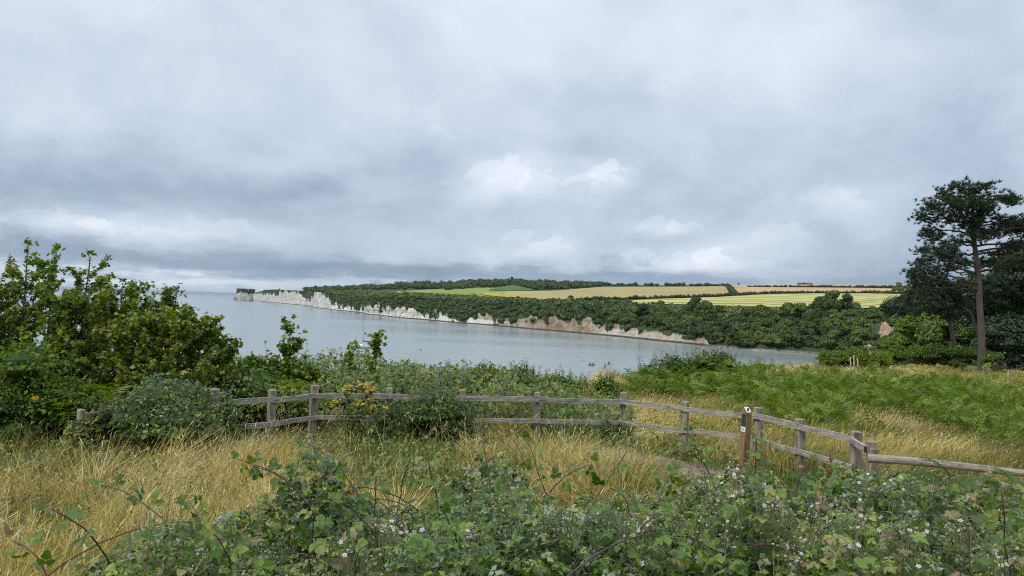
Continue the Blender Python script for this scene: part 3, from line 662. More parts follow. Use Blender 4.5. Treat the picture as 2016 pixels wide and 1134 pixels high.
hedge('hedge', 'hedge along the upper edge of the yellow barley field', [(1136, 591.5), (1281, 588.8), (1407, 585), (1437, 583), (1510, 578.8), (1600, 577.6), (1712, 577.6), (1800, 579.5)], 3.6, 2, gap=.04)
hedge('hedge', 'upright tree hedge climbing between the tan and brown fields', [(1444, 580), (1440, 573), (1433, 565), (1431, 562.5)], 5.0, 3, 4.5)
hedge('hedge', 'thin hedge between brown wheat field and skyline strip', [(1474, 565.6), (1560, 565.3), (1700, 566), (1800, 568)], 4.2, 2, gap=.05)
hedge('hedge', 'ragged bush line under the light green pasture', [(818, 579.5), (850, 581.5), (926, 587.2), (1000, 591), (1030, 593), (1131, 593.4)], 2.6, 3, jit=.6, gap=.35)
hedge('hedge', 'low dark hedge along the bottom left of the barley field', [(1130, 595), (1215, 599.5), (1300, 602)], 2.6, 3, jit=.5, gap=.1)
hedge('hedge', 'bumpy tree line on the skyline beside the hilltop wood', [(1178, 562), (1240, 562.5), (1300, 563), (1380, 563.2), (1432, 563)], 6.0, 5, 6.5, jit=.6, gap=.15)

def stuff_blobs(name, label, cat, mat, pts, rad, cards, size, t=(.1, .9)):
    g = G()
    for c, r in zip(pts, rad): blob_into(g, c, (r, r, r * .8), cards, r * size, True, *t)
    return tag(g.build(name, M[mat]), label, cat, kind='stuff')
# hilltop wood, one far mass
pts, rd = [], []
lo = np.array([(600, 572), (660, 576), (760, 573), (880, 571.5), (960, 566), (1010, 561), (1050, 571), (1100, 572), (1140, 570), (1182, 564)], float)
up = np.array([(600, 571), (640, 569.5), (700, 567.5), (800, 561), (880, 557.5), (1000, 555), (1100, 558), (1182, 561)], float)
for k in range(760):
    px = U(600, 1183); a, b = np.interp(px, lo[:, 0], lo[:, 1]) - (2.5 if 640 < px < 880 else 0), np.interp(px, up[:, 0], up[:, 1]); r = U(3.0, 6.2)
    if rng.random() < .3: r *= .7
    pts.append(far_pt(px, b + (a - b) * U(0, 1) ** 1.3) + [0, 0, r * .45]); rd.append(r)
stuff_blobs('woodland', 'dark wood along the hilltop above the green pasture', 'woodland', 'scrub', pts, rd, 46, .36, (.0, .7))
# scrub on the cliff slopes
pts, rd = [], []
while len(pts) < 1900:
    px = U(515, 1640) if len(pts) < 1700 else U(1640, 1830); f = U(.05, 1.0); c = int(np.argmin(np.abs(pxs - px))); jf = 2 + int(f * (NF - 1))
    if px < 656 and rng.random() < .5: continue
    if px > 1640 and 1718 < px < 1766 and .3 < f < .8: continue
    if rng.random() < veg[c, jf] ** 2:
        r = U(1.4, 3.2) * (1.0 if px > 640 else .7) * (.8 if px > 1240 else 1); pts.append(far_face(px, f) + [0, 0, r * .3]); rd.append(r)
for k in range(280):
    px = U(600, 1240); a = kn(px, 2); r = U(1.6, 3.8); dy_ = abs(rng.normal()) * 2.2
    if px < 770: dy_ = U(0, 3)
    pts.append(far_pt(px, max(a - dy_, np.interp(px, CREST[:, 0], CREST[:, 2]) + 1)) + [0, 0, r * .4]); rd.append(r)
stuff_blobs('scrub_vegetation', 'dark scrub clinging to the chalk cliff slopes', 'scrub', 'scrub', pts, rd, 34, .40, (.05, .9))
pts, rd = [], []
for k in range(900):
    px = U(640, 1040); a, b = np.interp(px, [640, 700, 770, 830, 1040], [577, 584, 587, 588, 598]), np.interp(px, [640, 700, 770, 830, 1010], [570.5, 571.5, 576, 580, 591]); r = U(1.2, 3.0)
    pts.append(far_pt(px, U(b, a)) + [0, 0, r * .3]); rd.append(r)
for k in range(420):
    px = U(1150, 1640); b = np.interp(px, [1150, 1215, 1340, 1482, 1640], [597, 602, 604, 608.5, 611]); r = U(1.2, 2.6); pts.append(far_pt(px, U(b, b + 14)) + [0, 0, r * .25]); rd.append(r)
stuff_blobs('heath_vegetation', 'lighter olive scrub above the cliff slope and along the lip of the wood', 'scrub', 'heath', pts, rd, 26, .42, (.1, .95))

# hanging wood: trees one by one
CROWNS = []
for s_ in range(7):
    tall = (.55, .62, .8, .5, .7, .6, .9)[s_]
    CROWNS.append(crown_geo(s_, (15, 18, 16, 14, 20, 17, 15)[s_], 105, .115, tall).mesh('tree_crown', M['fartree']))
gt = G(); gt.tube([(0, 0, -.25), (.01, 0, .2), (-.01, .02, .55)], [.06, .05, .03], 6)
gt.tube([(0, 0, .15), (.12, .05, .38), (.22, .1, .6)], [.035, .025, .012], 5); gt.tube([(0, 0, .12), (-.13, -.05, .34), (-.22, .05, .55)], [.03, .02, .012], 5)
TRUNK = gt.mesh('trunk', M['bark'], smooth=True)
def far_tree(c, r, zs, label, group, ci=None):
    t = thing('broadleaf_tree', c, label, 'tree', group); t.scale = (r, r, r * zs); t.rotation_euler = (0, 0, U(0, 6.28))
    link_obj('crown', CROWNS[int(U(0, 6.99)) if ci is None else ci], t); link_obj('trunk', TRUNK, t)
    return t
WTOP = np.array([(1180, 604), (1250, 601), (1370, 598), (1440, 602), (1500, 604), (1560, 603), (1620, 597), (1650, 592), (1700, 601), (1740, 612), (1800, 622)], float)
n = 0
WL = {0: 'dark bushy tree in the wood above the pale cliff foot', 1: 'dark green tree in the hanging wood above the narrow beach', 2: 'tree in the dark wood at the right end of the bay'}
while n < 262:
    px = U(1178, 1815) if n < 205 else U(1680, 1850); q = U(0, 1)
    yt = np.interp(px, WTOP[:, 0], WTOP[:, 1]); yb = kn(px, 1) - 2
    if px < 1400: yb = yb - (yb - yt) * np.interp(px, [1178, 1300, 1400], [.42, .36, .04])
    if px > 1616: yb = np.interp(px, [1616, 1815], [697, 720])
    yy = yb + (yt + 20 - yb) * q
    c = far_pt(px, yy)
    if 1714 < px < 1770 and 632 < yy < 700: continue
    if 1672 < px < 1726 and 684 < yy < 725: continue
    r = (U(2.4, 4.6) if rng.random() < .5 else U(4.2, 7.6)) * (1 if n < 205 else .66) * (1 + .22 * q) * np.interp(px, [1178, 1300, 1500], [.72, .85, 1])
    z = 0 if px < 1400 else (1 if px < 1620 else 2); row = 'top row' if q < .3 else ('middle' if q < .68 else 'foot')
    far_tree(c - [0, 0, .15 * r], r, U(.95, 1.3), ('tree in the %s of the bushy wood above the pale cliff foot', 'dark tree in the %s of the hanging wood above the narrow beach', 'tree in the %s of the dark wood at the right end of the bay')[z] % row, 'trees of the hanging wood by the bay', None); n += 1
for px, yb, r, lab in ((1640, 615, 9.5, 'largest round crowned tree rising above the wood into the yellow field'), (1668, 618, 8.5, 'big tree just right of the tallest crown in the wood'), (1612, 617, 7.5, 'big tree just left of the tallest crown in the wood'),
                       (1370, 617, 7.5, 'pale green tree top overlapping the lower edge of the barley field'), (1738, 618, 4.2, 'small dark conical tree at the right end of the barley field'), (1590, 655, 7.5, 'lighter green rounded tree in the middle of the wood')):
    far_tree(far_pt(px, yb) - [0, 0, 1], r, 1.25, lab, 'trees of the hanging wood by the bay', 4)
for px, py, r, lab in ((621, 572, 7.0, 'lone tree on the skyline above the chalk cliff'), (1008, 556, 6.5, 'taller tree breaking the skyline of the hilltop wood'), (1770, 577, 8, 'single round tree by the hedge beside the wheat field'), (886, 559, 5.5, 'rounded tree on the left skyline of the hilltop wood'),
                       (1019, 592.5, 3.2, 'small dark tree in the hedge below the pasture'), (981, 590, 3.0, 'small tree in the bush line left of the pasture hedge'), (1124, 592, 3.4, 'small tree where the barley hedge meets the pasture'), (1454, 561, 3.2, 'tiny lone tree on the bare skyline'),
                       (800, 583, 4.2, 'dark tree at the left end of the pasture hedge'), (1250, 563, 6, 'skyline tree above the tan crop field'), (1283, 564, 5.5, 'skyline tree right of its neighbour above tan field')):
    far_tree(far_pt(px, py), r, 1.0, lab, None)
hedge('clipped_belt', 'small dark tree belt far off on the bare skyline', [(1572, 560.6), (1598, 560.5)], 4.5, 5, 4)
# bare earth slips in the wood on the right
def slip(label, poly, d0):
    g = G(); V = []; nx, ny = 16, 10
    (ax, ay), (bx, by), (cx, cy), (dx_, dy_) = poly
    for a in range(nx):
        for b in range(ny):
            s, t = a / (nx - 1), b / (ny - 1); x = (ax * (1 - s) + bx * s) * (1 - t) + (dx_ * (1 - s) + cx * s) * t; y = (ay * (1 - s) + by * s) * (1 - t) + (dy_ * (1 - s) + cy * s) * t
            e = min(s, 1 - s, t, 1 - t) * 4
            V.append(far_pt(x + U(-1.5, 1.5), y + U(-1, 1), (fbm(s * 5, t * 5, 5) - .3) * 5 * min(e, 1) - .6 + min(e, 1) * 1.4))
    i = np.arange(nx - 1)[:, None] * ny + np.arange(ny - 1)[None]; g.add(V, np.stack([i, i + ny, i + ny + 1, i + 1], -1).reshape(-1, 4))
    tag(g.build('earth_bank', M['soil'], smooth=True), label, 'earth bank', kind='structure')
slip('bare brown earth slip below the right edge of the wood', [(1718, 668), (1764, 670), (1760, 630), (1736, 632)], 225)
slip('pale sandy slip at the foot of the wood behind the shrubs', [(1672, 708), (1724, 706), (1722, 680), (1698, 684)], 190)

# ------------------------------------------------------------------ near ground
ED_A = np.array([-180, -120, -60, -34, -20, -8, 0, 8, 14, 18, 22, 27, 34, 50, 90, 180.0]); ED_R = np.array([300, 60, 22, 19.5, 22, 25, 27, 36, 46, 54, 62, 84, 120, 160, 300, 300.0])
BD = np.array([(0, 1.66), (2, 1.70), (3.5, 1.95), (5, 2.2), (7, 2.5), (9, 2.68), (14, 2.75), (25, 3.05), (40, 3.4), (65, 4.05), (110, 5.2), (400, 7)])
def ground_z(x, y):
    r = np.hypot(x, y); a = np.degrees(np.arctan2(x, y)); e = np.interp(a, ED_A, ED_R)
    z = EYE - np.interp(r, BD[:, 0], BD[:, 1]) + (fbm(np.asarray(x) / 5, np.asarray(y) / 5, 31, 3) - .5) * .22 * np.clip(r / 8, 0, 1)
    fl = -1.6 + sst(a, 20, 30) * 5.0 * (a < 170)
    fl = np.where(a > 60, 10, fl)
    return np.maximum(z - np.maximum(r - e, 0) * .95, np.minimum(fl, z))
def gp(px, py=None, d=None):
    """ground point seen at (px, py), or under the pixel column px at depth d"""
    if d is not None:
        p = P_d(px, yh(px), d); return np.array([p[0], p[1], float(ground_z(p[0], p[1]))])
    r = ray(px, py)
    for t in np.geomspace(2, 130, 700):
        q = np.array([0, 0, EYE]) + r * t
        if q[2] <= ground_z(q[0], q[1]): return q
    return q
g = G(); rad = np.concatenate([[.02], np.geomspace(.5, 60, 90), np.geomspace(61, 420, 40)]); na = 260; th = np.arange(na) / na * 2 * math.pi
X, Y = rad[:, None] * np.sin(th), rad[:, None] * np.cos(th); Z = ground_z(X, Y)
i = np.arange(len(rad) - 1)[:, None] * na; j = np.arange(na)[None]; j2 = (j + 1) % na
g.add(np.stack([X, Y, Z], -1).reshape(-1, 3), np.stack([i + j, i + na + j, i + na + j2, i + j2], -1).reshape(-1, 4))
tag(g.build('ground', M['ground'], smooth=True), 'rough grassy clifftop ground under the plants', 'ground', kind='structure')

# path: trodden strip inside the fence
PATH = np.array([gp(1000, 884)[:2], gp(1090, 888)[:2], gp(1190, 897)[:2], gp(1290, 912)[:2], gp(1390, 935)[:2], gp(1480, 985)[:2], gp(1560, 1060)[:2]])
def path_dist(x, y):
    d = np.full(np.shape(x), 1e9)
    for a, b in zip(PATH[:-1], PATH[1:]):
        ab = b - a; t = np.clip(((x - a[0]) * ab[0] + (y - a[1]) * ab[1]) / (ab @ ab), 0, 1)
        d = np.minimum(d, np.hypot(x - a[0] - ab[0] * t, y - a[1] - ab[1] * t))
    return d
s = np.concatenate([[0], np.cumsum(np.linalg.norm(np.diff(PATH, axis=0), axis=1))]); q = np.linspace(0, s[-1], 60)
cx, cy = np.interp(q, s, PATH[:, 0]), np.interp(q, s, PATH[:, 1]); tx, ty = np.gradient(cx), np.gradient(cy); L = np.hypot(tx, ty)
g = G(); V = []
for k in range(7):
    w = (k / 6 - .5) * 2 * (.52 + .18 * (fbm(q * 1.3, 0 * q + k, 6, 2) - .5)); x, y = cx - ty / L * w, cy + tx / L * w
    V.append(np.stack([x, y, ground_z(x, y) + .025 - .012 * (abs(k - 3) / 3) ** 2], -1))
V = np.stack(V, 1); i = np.arange(59)[:, None] * 7 + np.arange(6)[None]
g.add(V.reshape(-1, 3), np.stack([i, i + 7, i + 8, i + 1], -1).reshape(-1, 4))
tag(g.build('path', M['path'], smooth=True), 'bare trodden earth path inside the fence corner', 'path', kind='structure')

# ------------------------------------------------------------------ fence
def dep_at(py, px, b): return b * FPX / (py - float(yh(px)))
RAILY = [(424, 793), (540, 787), (620, 779), (765, 779), (910, 785), (1060, 787), (1226, 790), (1345, 804), (1490, 820), (1570, 839), (1675, 865), (1704, 884)]
RD = [dep_at(y, x, 1.86) for x, y in RAILY]
TOPY = {424: 766, 540: 767, 620: 760, 765: 764, 910: 768, 1060: 773, 1226: 773, 1345: 790, 1490: 803, 1570: 825, 1675: 848, 1704: 868}
JOINT = [P_d(x, y, d) for (x, y), d in zip(RAILY, RD)]
fence = thing('post_and_rail_fence', (*JOINT[5][:2], ground_z(*JOINT[5][:2])), 'weathered grey wooden post and rail fence with a bend around the clearing', 'fence')
Zax = np.array([0, 0, 1.0])
for k, (px, py) in enumerate(RAILY):
    p = JOINT[k]; a = JOINT[max(k - 1, 0)]; b = JOINT[min(k + 1, len(JOINT) - 1)]
    tx = unit((b - a) * [1, 1, 0]); nx = np.cross(Zax, tx)          # nx points away from the viewer
    if nx[1] < 0: nx = -nx
    if k == 11 and nx[0] < 0: nx = -nx
    c = p + nx * (.075 if k != 11 else .088) + (tx * .01 if k == 11 else 0)
    zt = P_d(px + (12 if k == 11 else 0), TOPY[px], RD[k])[2]; zb = float(ground_z(c[0], c[1])) - .4
    lean = unit(np.array([U(-.025, .025), U(-.02, .02), 1])); ax = np.array([tx, np.cross(lean, tx), lean])
    g = G(); w = (.062, .055)[k % 2] if k < 7 else .064
    if px == 424: w = .07
    g.box(np.array([c[0], c[1], (zt + zb) / 2]), ax, (w, w * .95, (zt - zb) / 2), chamfer=(.012, .022, .008)[k % 3])
    g.build('post', M['post'], fence, loc=None)
for lev, (dz_, hh) in enumerate(((0, .046), (-.415, .044))):
    for k in range(len(JOINT) - 1):
        a = JOINT[k] + [0, 0, dz_ + U(-.012, .012)]; b = JOINT[k + 1] + [0, 0, dz_ + U(-.012, .012)]
        if lev == 1 and k == 0: a = a + (b - a) * .25
        d = b - a; L = np.linalg.norm(d); tx = d / L; nx = unit(np.cross(Zax, tx)); up = np.cross(tx, nx)
        n = 7; g = G(); V = []
        bow = U(-.012, .012)
        for i_ in range(n):
            t = i_ / (n - 1); c = a + d * (t * (1 + .004) - .002) + up * (math.sin(t * 3.14) * bow + U(-.003, .003)); h_ = hh * U(.94, 1.05); w_ = .021
            for sx, sy in ((-1, -1), (1, -1), (1, 1), (-1, 1)): V.append(c + nx * sx * w_ + up * sy * h_)
        F = [(3, 2, 1, 0), tuple((n - 1) * 4 + q for q in range(4))]
        for r in range(n - 1):
            for q in range(4): F.append((r * 4 + q, r * 4 + (q + 1) % 4, r * 4 + 4 + (q + 1) % 4, r * 4 + 4 + q))
        Fa = np.array(F); g.add(V, Fa[[0] + list(range(2, len(F)))]); 
        g.f.append((Fa[[1]], 1 if (k == 10 and lev == 0) else 0))
        mid = (a + b) / 2
        o = bpy.data.objects.new('rail', None)
        bpy.data.objects.remove(o)
        # each rail keeps its own frame so that the grain runs along it
        Rm = np.stack([tx, nx, up], 1)
        Vl = (np.vstack([v for v, _ in g.v]) - mid) @ Rm; g.v = [(Vl, np.full(len(Vl), .5))]
        me = g.mesh('rail', [M['rail'], M['endgrain']])
        link_obj('rail', me, fence, mat4(Rm, mid - np.array(fence.location)))
# rail grain: object x runs along the rail
for nm, sc_ in (('rail', (.5, 7, 7)), ('log', (.5, 6, 6))):
    for nd in M[nm].node_tree.nodes:
        if nd.type == 'MAPPING': nd.inputs['Scale'].default_value = sc_

# round log rail on the right, with its short post
lp = [P_d(1708, 902, 10.35), P_d(1800, 909, 10.2), P_d(1932, 922, 10.0), P_d(2060, 934, 9.8)]
lr = thing('log_barrier', (*lp[0][:2], ground_z(*lp[0][:2])), 'low round log rail on a short post running right from the fence end', 'barrier')
d = unit(lp[3] - lp[0]); nx = unit(np.cross(Zax, d)); up = np.cross(d, nx); Rm = np.stack([d, nx, up], 1)
g = G(); pts = np.array([lp[0] + (lp[3] - lp[0]) * t + up * .012 * math.sin(t * 5) for t in np.linspace(0, 1, 12)]); g.tube((pts - lp[0]) @ Rm, np.linspace(.060, .043, 12), 12)
link_obj('log_rail', g.mesh('log_rail', M['log'], smooth=False), lr, mat4(Rm, lp[0] - np.array(lr.location)))
pp = P_d(1729, 886, 10.42); zb = float(ground_z(pp[0], pp[1])) - .3
g = G(); g.box((pp[0], pp[1] + .12, (pp[2] + zb) / 2), np.eye(3), (.052, .05, (pp[2] - zb) / 2), chamfer=.012); g.build('post', M['post'], lr)
pp = P_d(2050, 920, 9.95); zb = float(ground_z(pp[0], pp[1])) - .3
g = G(); g.box((pp[0], pp[1] + .1, (pp[2] + zb) / 2), np.eye(3), (.055, .055, (pp[2] - zb) / 2), chamfer=.012); g.build('post', M['post'], lr)

# short round post on the left
pp = P_d(160, 806, 12.2); zb = float(ground_z(pp[0], pp[1]))
t = thing('wooden_post', (pp[0], pp[1], zb), 'short round pale grey post beside the bramble bush on the left', 'post')
g = G(); g.tube([(pp[0], pp[1], zb - .3), (pp[0] + .005, pp[1], (zb + pp[2]) / 2), (pp[0], pp[1], pp[2] - .012), (pp[0], pp[1], pp[2])], [.066, .064, .062, .054], 14); g.build('shaft', M['post'], t)
# bramble grown tie wire on it
g = G(); th = np.linspace(0, 6.28, 15); zc_ = pp[2] - .16
g.tube(np.stack([pp[0] + .067 * np.cos(th), pp[1] + .067 * np.sin(th), zc_ + 0 * th], -1), .004, 4); g.build('wire', M['dark'], t)

# waymark post
px, d = 1470, 13.1; top = P_d(1471, 801, d); zb = float(ground_z(top[0], top[1])); base = np.array([top[0] - .03, top[1], zb])
wm = thing('waymark_post', base, 'square brown waymark post with slanted cap plate in front of the fence', 'signpost')
az_ = R_(28); ax0 = np.array([math.cos(az_), math.sin(az_), 0]); ay0 = np.array([-math.sin(az_), math.cos(az_), 0]); lean = unit(top - base); axs = np.array([unit(ax0 - lean * (ax0 @ lean)), unit(ay0 - lean * (ay0 @ lean)), lean])
H = np.linalg.norm(top - base); w = .058; g = G()
Vq = []
for zq, k in ((-.35, 0), (H - .105, 0)):
    for sx, sy in ((-1, -1), (1, -1), (1, 1), (-1, 1)): Vq.append(base + np.array([sx * w, sy * w, zq]) @ axs)
for sx, sy, zq in ((-1, -1, H - .10), (1, -1, H - .10), (1, .55, H), (-1, .55, H), (1, 1, H - .05), (-1, 1, H - .05)): Vq.append(base + np.array([sx * w * .96, sy * w * .96, zq]) @ axs)
g.add(Vq, [np.array([(3, 2, 1, 0), (0, 1, 5, 4), (1, 2, 6, 5), (2, 3, 7, 6), (3, 0, 4, 7), (4, 5, 9, 8), (8, 9, 10, 11), (11, 10, 12, 13), (6, 7, 13, 12)]), np.array([(5, 6, 12), (5, 12, 10), (5, 10, 9), (4, 8, 11), (4, 11, 13), (4, 13, 7)])]); g.build('shaft', M['sign'], wm)
# slanted plate on the cap
def plate(name, mat, c, u, v, hu, hv, th_, parent):
    n_ = unit(np.cross(u, v)); g = G(); g.box(c + n_ * th_, np.array([u, v, n_]), (hu, hv, th_)); return g.build(name, mat, parent)
v_ = unit(np.array([0, 1.55 * w, .10]) @ axs); u_ = axs[0]; cpos = base + np.array([0, -.225 * w, H - .05]) @ axs
pl = plate('cap_plate', M['plate'], cpos + unit(np.cross(u_, v_)) * .002, u_, v_, w * .88, .055, .0025, wm)
n_ = unit(np.cross(u_, v_))
for q in (-.022, .004):
    g = G(); dd = unit(u_ * .55 + v_); g.box(cpos + u_ * (q + .01) + n_ * .0095, np.array([unit(np.cross(dd, n_)), dd, n_]), (.009, .036, .0012)); g.build('marking', M['dark'], pl)
fl = -axs[0]
plate('side_plate', M['darkplate'], base + np.array([-w - .001, 0, H - .215]) @ axs, axs[1], axs[2] * 1.0, w * .85, .105, .002, wm) if False else None
g = G(); g.box(base + np.array([-w - .003, 0, H - .225]) @ axs, axs, (.003, w * .82, .105)); g.build('side_plate', M['darkplate'], wm)
g = G(); g.box(base + np.array([-w - .003, 0, H - .385]) @ axs, axs, (.003, w * .80, .042)); g.build('disc_plate', M['plate'], wm)
g = G(); g.box(base + np.array([-w - .0075, 0, H - .385]) @ axs, axs, (.0015, .012, .012)); g.build('marking', M['darkplate'], wm)

# ------------------------------------------------------------------ boat, kayaks, buoys
def yacht():
    c = P_z(718, 685.2, 0.0); t = thing('sailing_yacht', (c[0], c[1], 0), 'white sailing yacht with navy sprayhood and sail cover moored in the bay', 'sailing boat')
    hd = R_(180 + 38); fx = np.array([math.cos(hd), math.sin(hd), 0]); fy = np.array([-fx[1], fx[0], 0]); A = np.array([fx, fy, Zax]); O = np.array([c[0], c[1], 0])
    w2 = lambda p: O + np.asarray(p, float) @ A
    L, B = 8.6, 2.75; g = G(); st = np.linspace(-.5, .5, 15); V = []
    for s_ in st:
        hw = B / 2 * (np.clip(1 - ((s_ + .08) / .60) ** 2, 0, 1) ** .75 if s_ > -.08 else (1 - .35 * ((s_ + .08) / .42) ** 2)); sheer = .95 + .35 * (s_ + .1) ** 2 * 2 + .18 * s_
        kz = -.35 + .3 * abs(s_ * 2) ** 3; x = s_ * L
        for yk, zk in ((1, 1), (.97, .55), (.85, .12), (.55, -.1), (0, None)):
            V.append(w2((x + (.25 if zk == 1 else 0) * max(0, s_), yk * hw, sheer * zk if zk is not None else kz)))
        for yk, zk in ((-.55, -.1), (-.85, .12), (-.97, .55), (-1, 1)): V.append(w2((x + (.25 if zk == 1 else 0) * max(0, s_), yk * hw, sheer * zk)))
    V = np.array(V); n = 9; i = np.arange(14)[:, None] * n + np.arange(8)[None]
    F = [tuple(q) for q in np.stack([i, i + 1, i + n + 1, i + n], -1).reshape(-1, 4)] + [(a * n, (a + 1) * n, (a + 1) * n + 8, a * n + 8) for a in range(14)]
    g.add(V, [np.array(F), np.array([(0, 8, 1), (1, 8, 7), (1, 7, 2), (2, 7, 6), (2, 6, 3), (3, 6, 5), (3, 5, 4)])]); hull = g.build('hull', M['white'], t)
    g = G()
    for s_ in (-1, 1):
        pts_ = [w2((q * L, s_ * (B / 2 + .01) * (np.clip(1 - ((q + .08) / .60) ** 2, 0, 1) ** .75 if q > -.08 else (1 - .35 * ((q + .08) / .42) ** 2)) * .955, .16)) for q in np.linspace(-.49, .42, 12)]
        g.tube(pts_, .07, 4)
    g.build('waterline_stripe', M['navy'], hull)
    g = G(); V = []
    for x, hw, z in ((1.9, .45, 1.02), (1.7, .62, 1.30), (.2, .85, 1.52), (-1.2, .95, 1.58), (-1.25, .95, 1.02)):
        V += [w2((x, -hw, z)), w2((x, hw, z)), w2((x, hw * 1.12, .92)), w2((x, -hw * 1.12, .92))]
    F = [];
    for a in range(4): F += [(a * 4, a * 4 + 4, a * 4 + 5, a * 4 + 1), (a * 4 + 1, a * 4 + 5, a * 4 + 6, a * 4 + 2), (a * 4 + 3, a * 4 + 7, a * 4 + 4, a * 4)]
    F += [(16, 17, 18, 19), (3, 0, 1, 2)]
    g.add(V, np.array(F)); cab = g.build('cabin', M['white'], t)
    for s_ in (-1, 1):
        for x in (.95, .1, -.75): g = G(); g.box(w2((x, s_ * (.80 + .06 * (-x)), 1.24)), A, (.26, .13, .10)); g.build('window', M['dark'], cab)
    g = G(); V = []; nn = 8
    for x, hw, h in ((-1.05, .92, .15), (-1.25, 1.0, .55), (-1.7, 1.05, .72), (-2.25, 1.05, .70)):
        for q in range(nn + 1): a = math.pi * q / nn; V.append(w2((x, -hw * math.cos(a), 1.50 + h * math.sin(a) ** .6)))
    i = np.arange(3)[:, None] * (nn + 1) + np.arange(nn)[None]; g.add(V, np.stack([i, i + 1, i + nn + 2, i + nn + 1], -1).reshape(-1, 4)); sp_ = g.build('sprayhood', M['navy'], t)
    for s_ in (-.45, .45): g = G(); g.box(w2((-1.13, s_, 1.86)), np.array([unit(np.array([-.2, 0, .45])) @ A, fy, unit(np.array([.45, 0, .2])) @ A]), (.14, .26, .03)); g.build('window', M['glass'], sp_)
    g = G(); g.tube([w2((.9, 0, 1.2)), w2((.88, 0, 7)), w2((.86, 0, 13.6))], [.085, .08, .065], 8); mast = g.build('mast', M['alloy'], t)
    g = G()
    for z in (5.6, 9.6): g.tube([w2((.88, -.95, z)), w2((.88, 0, z + .06)), w2((.88, .95, z))], .03, 5)
    g.build('spreader', M['alloy'], mast)
    g = G(); g.tube([w2((.85, 0, 2.35)), w2((-2.9, 0, 2.3))], .06, 6); boom = g.build('boom', M['alloy'], t)
    g = G(); g.tube([w2((.95, 0, 3.3)), w2((.8, 0, 2.75)), w2((.3, 0, 2.55)), w2((-1.2, 0, 2.46)), w2((-2.8, 0, 2.36))], [.08, .2, .19, .16, .09], 8); g.build('sail_cover', M['navy'], boom)
    g = G()
    for a, b in (((4.35, 0, 1.35), (.87, 0, 13.2)), ((-4.2, 0, 1.05), (.86, 0, 13.6)), ((.7, 1.25, 1.0), (.88, .95, 9.6)), ((.7, -1.25, 1.0), (.88, -.95, 9.6)), ((.88, .95, 9.6), (.86, 0, 13.4)), ((.88, -.95, 9.6), (.86, 0, 13.4))): g.tube([w2(a), w2(b)], .018, 4)
    g.build('rigging', M['dark'], t)
    g = G(); g.tube([w2((4.3, 0, 1.5)), w2((3.6, 0, 3.9))], [.09, .05], 6); g.build('furled_jib', M['navy'], t)
    g = G()
    for s_ in (-1, 1):
        for x in (-3.9, -2.4, -.8, 1.2, 2.9):
            hw = 1.3 if x < 1 else (1.05 if x < 2 else .62); g.tube([w2((x, s_ * hw, .95)), w2((x, s_ * hw, 1.65))], .02, 4)
        g.tube([w2((x, s_ * hw, 1.64)) for x, hw in ((-3.9, 1.3), (-.8, 1.3), (1.2, 1.05), (2.9, .62), (4.3, .05))], .014, 4)
    g.build('guard_rail', M['alloy'], t)
yacht()
def skin_body(name, nodes, edges, mat, parent, root=0):
    me = bpy.data.meshes.new(name); me.from_pydata([n_[:3] for n_ in nodes], edges, []); o = bpy.data.objects.new(name, me); COL.objects.link(o); o.parent = parent
    sk = o.modifiers.new('skin', 'SKIN')
    for v, n_ in zip(me.skin_vertices[0].data if me.skin_vertices else [], nodes): v.radius = (n_[3], n_[3])
    return o
def paddler_geo(g):
    """seated figure, hips at the origin, facing +x; one continuous tapering body"""
    g.tube([(0, 0, -.08), (0, 0, .08), (-.02, 0, .28), (-.01, 0, .48), (0, 0, .56), (.01, 0, .60), (.02, 0, .66)], [.12, .17, .15, .19, .10, .055, .05], 10)
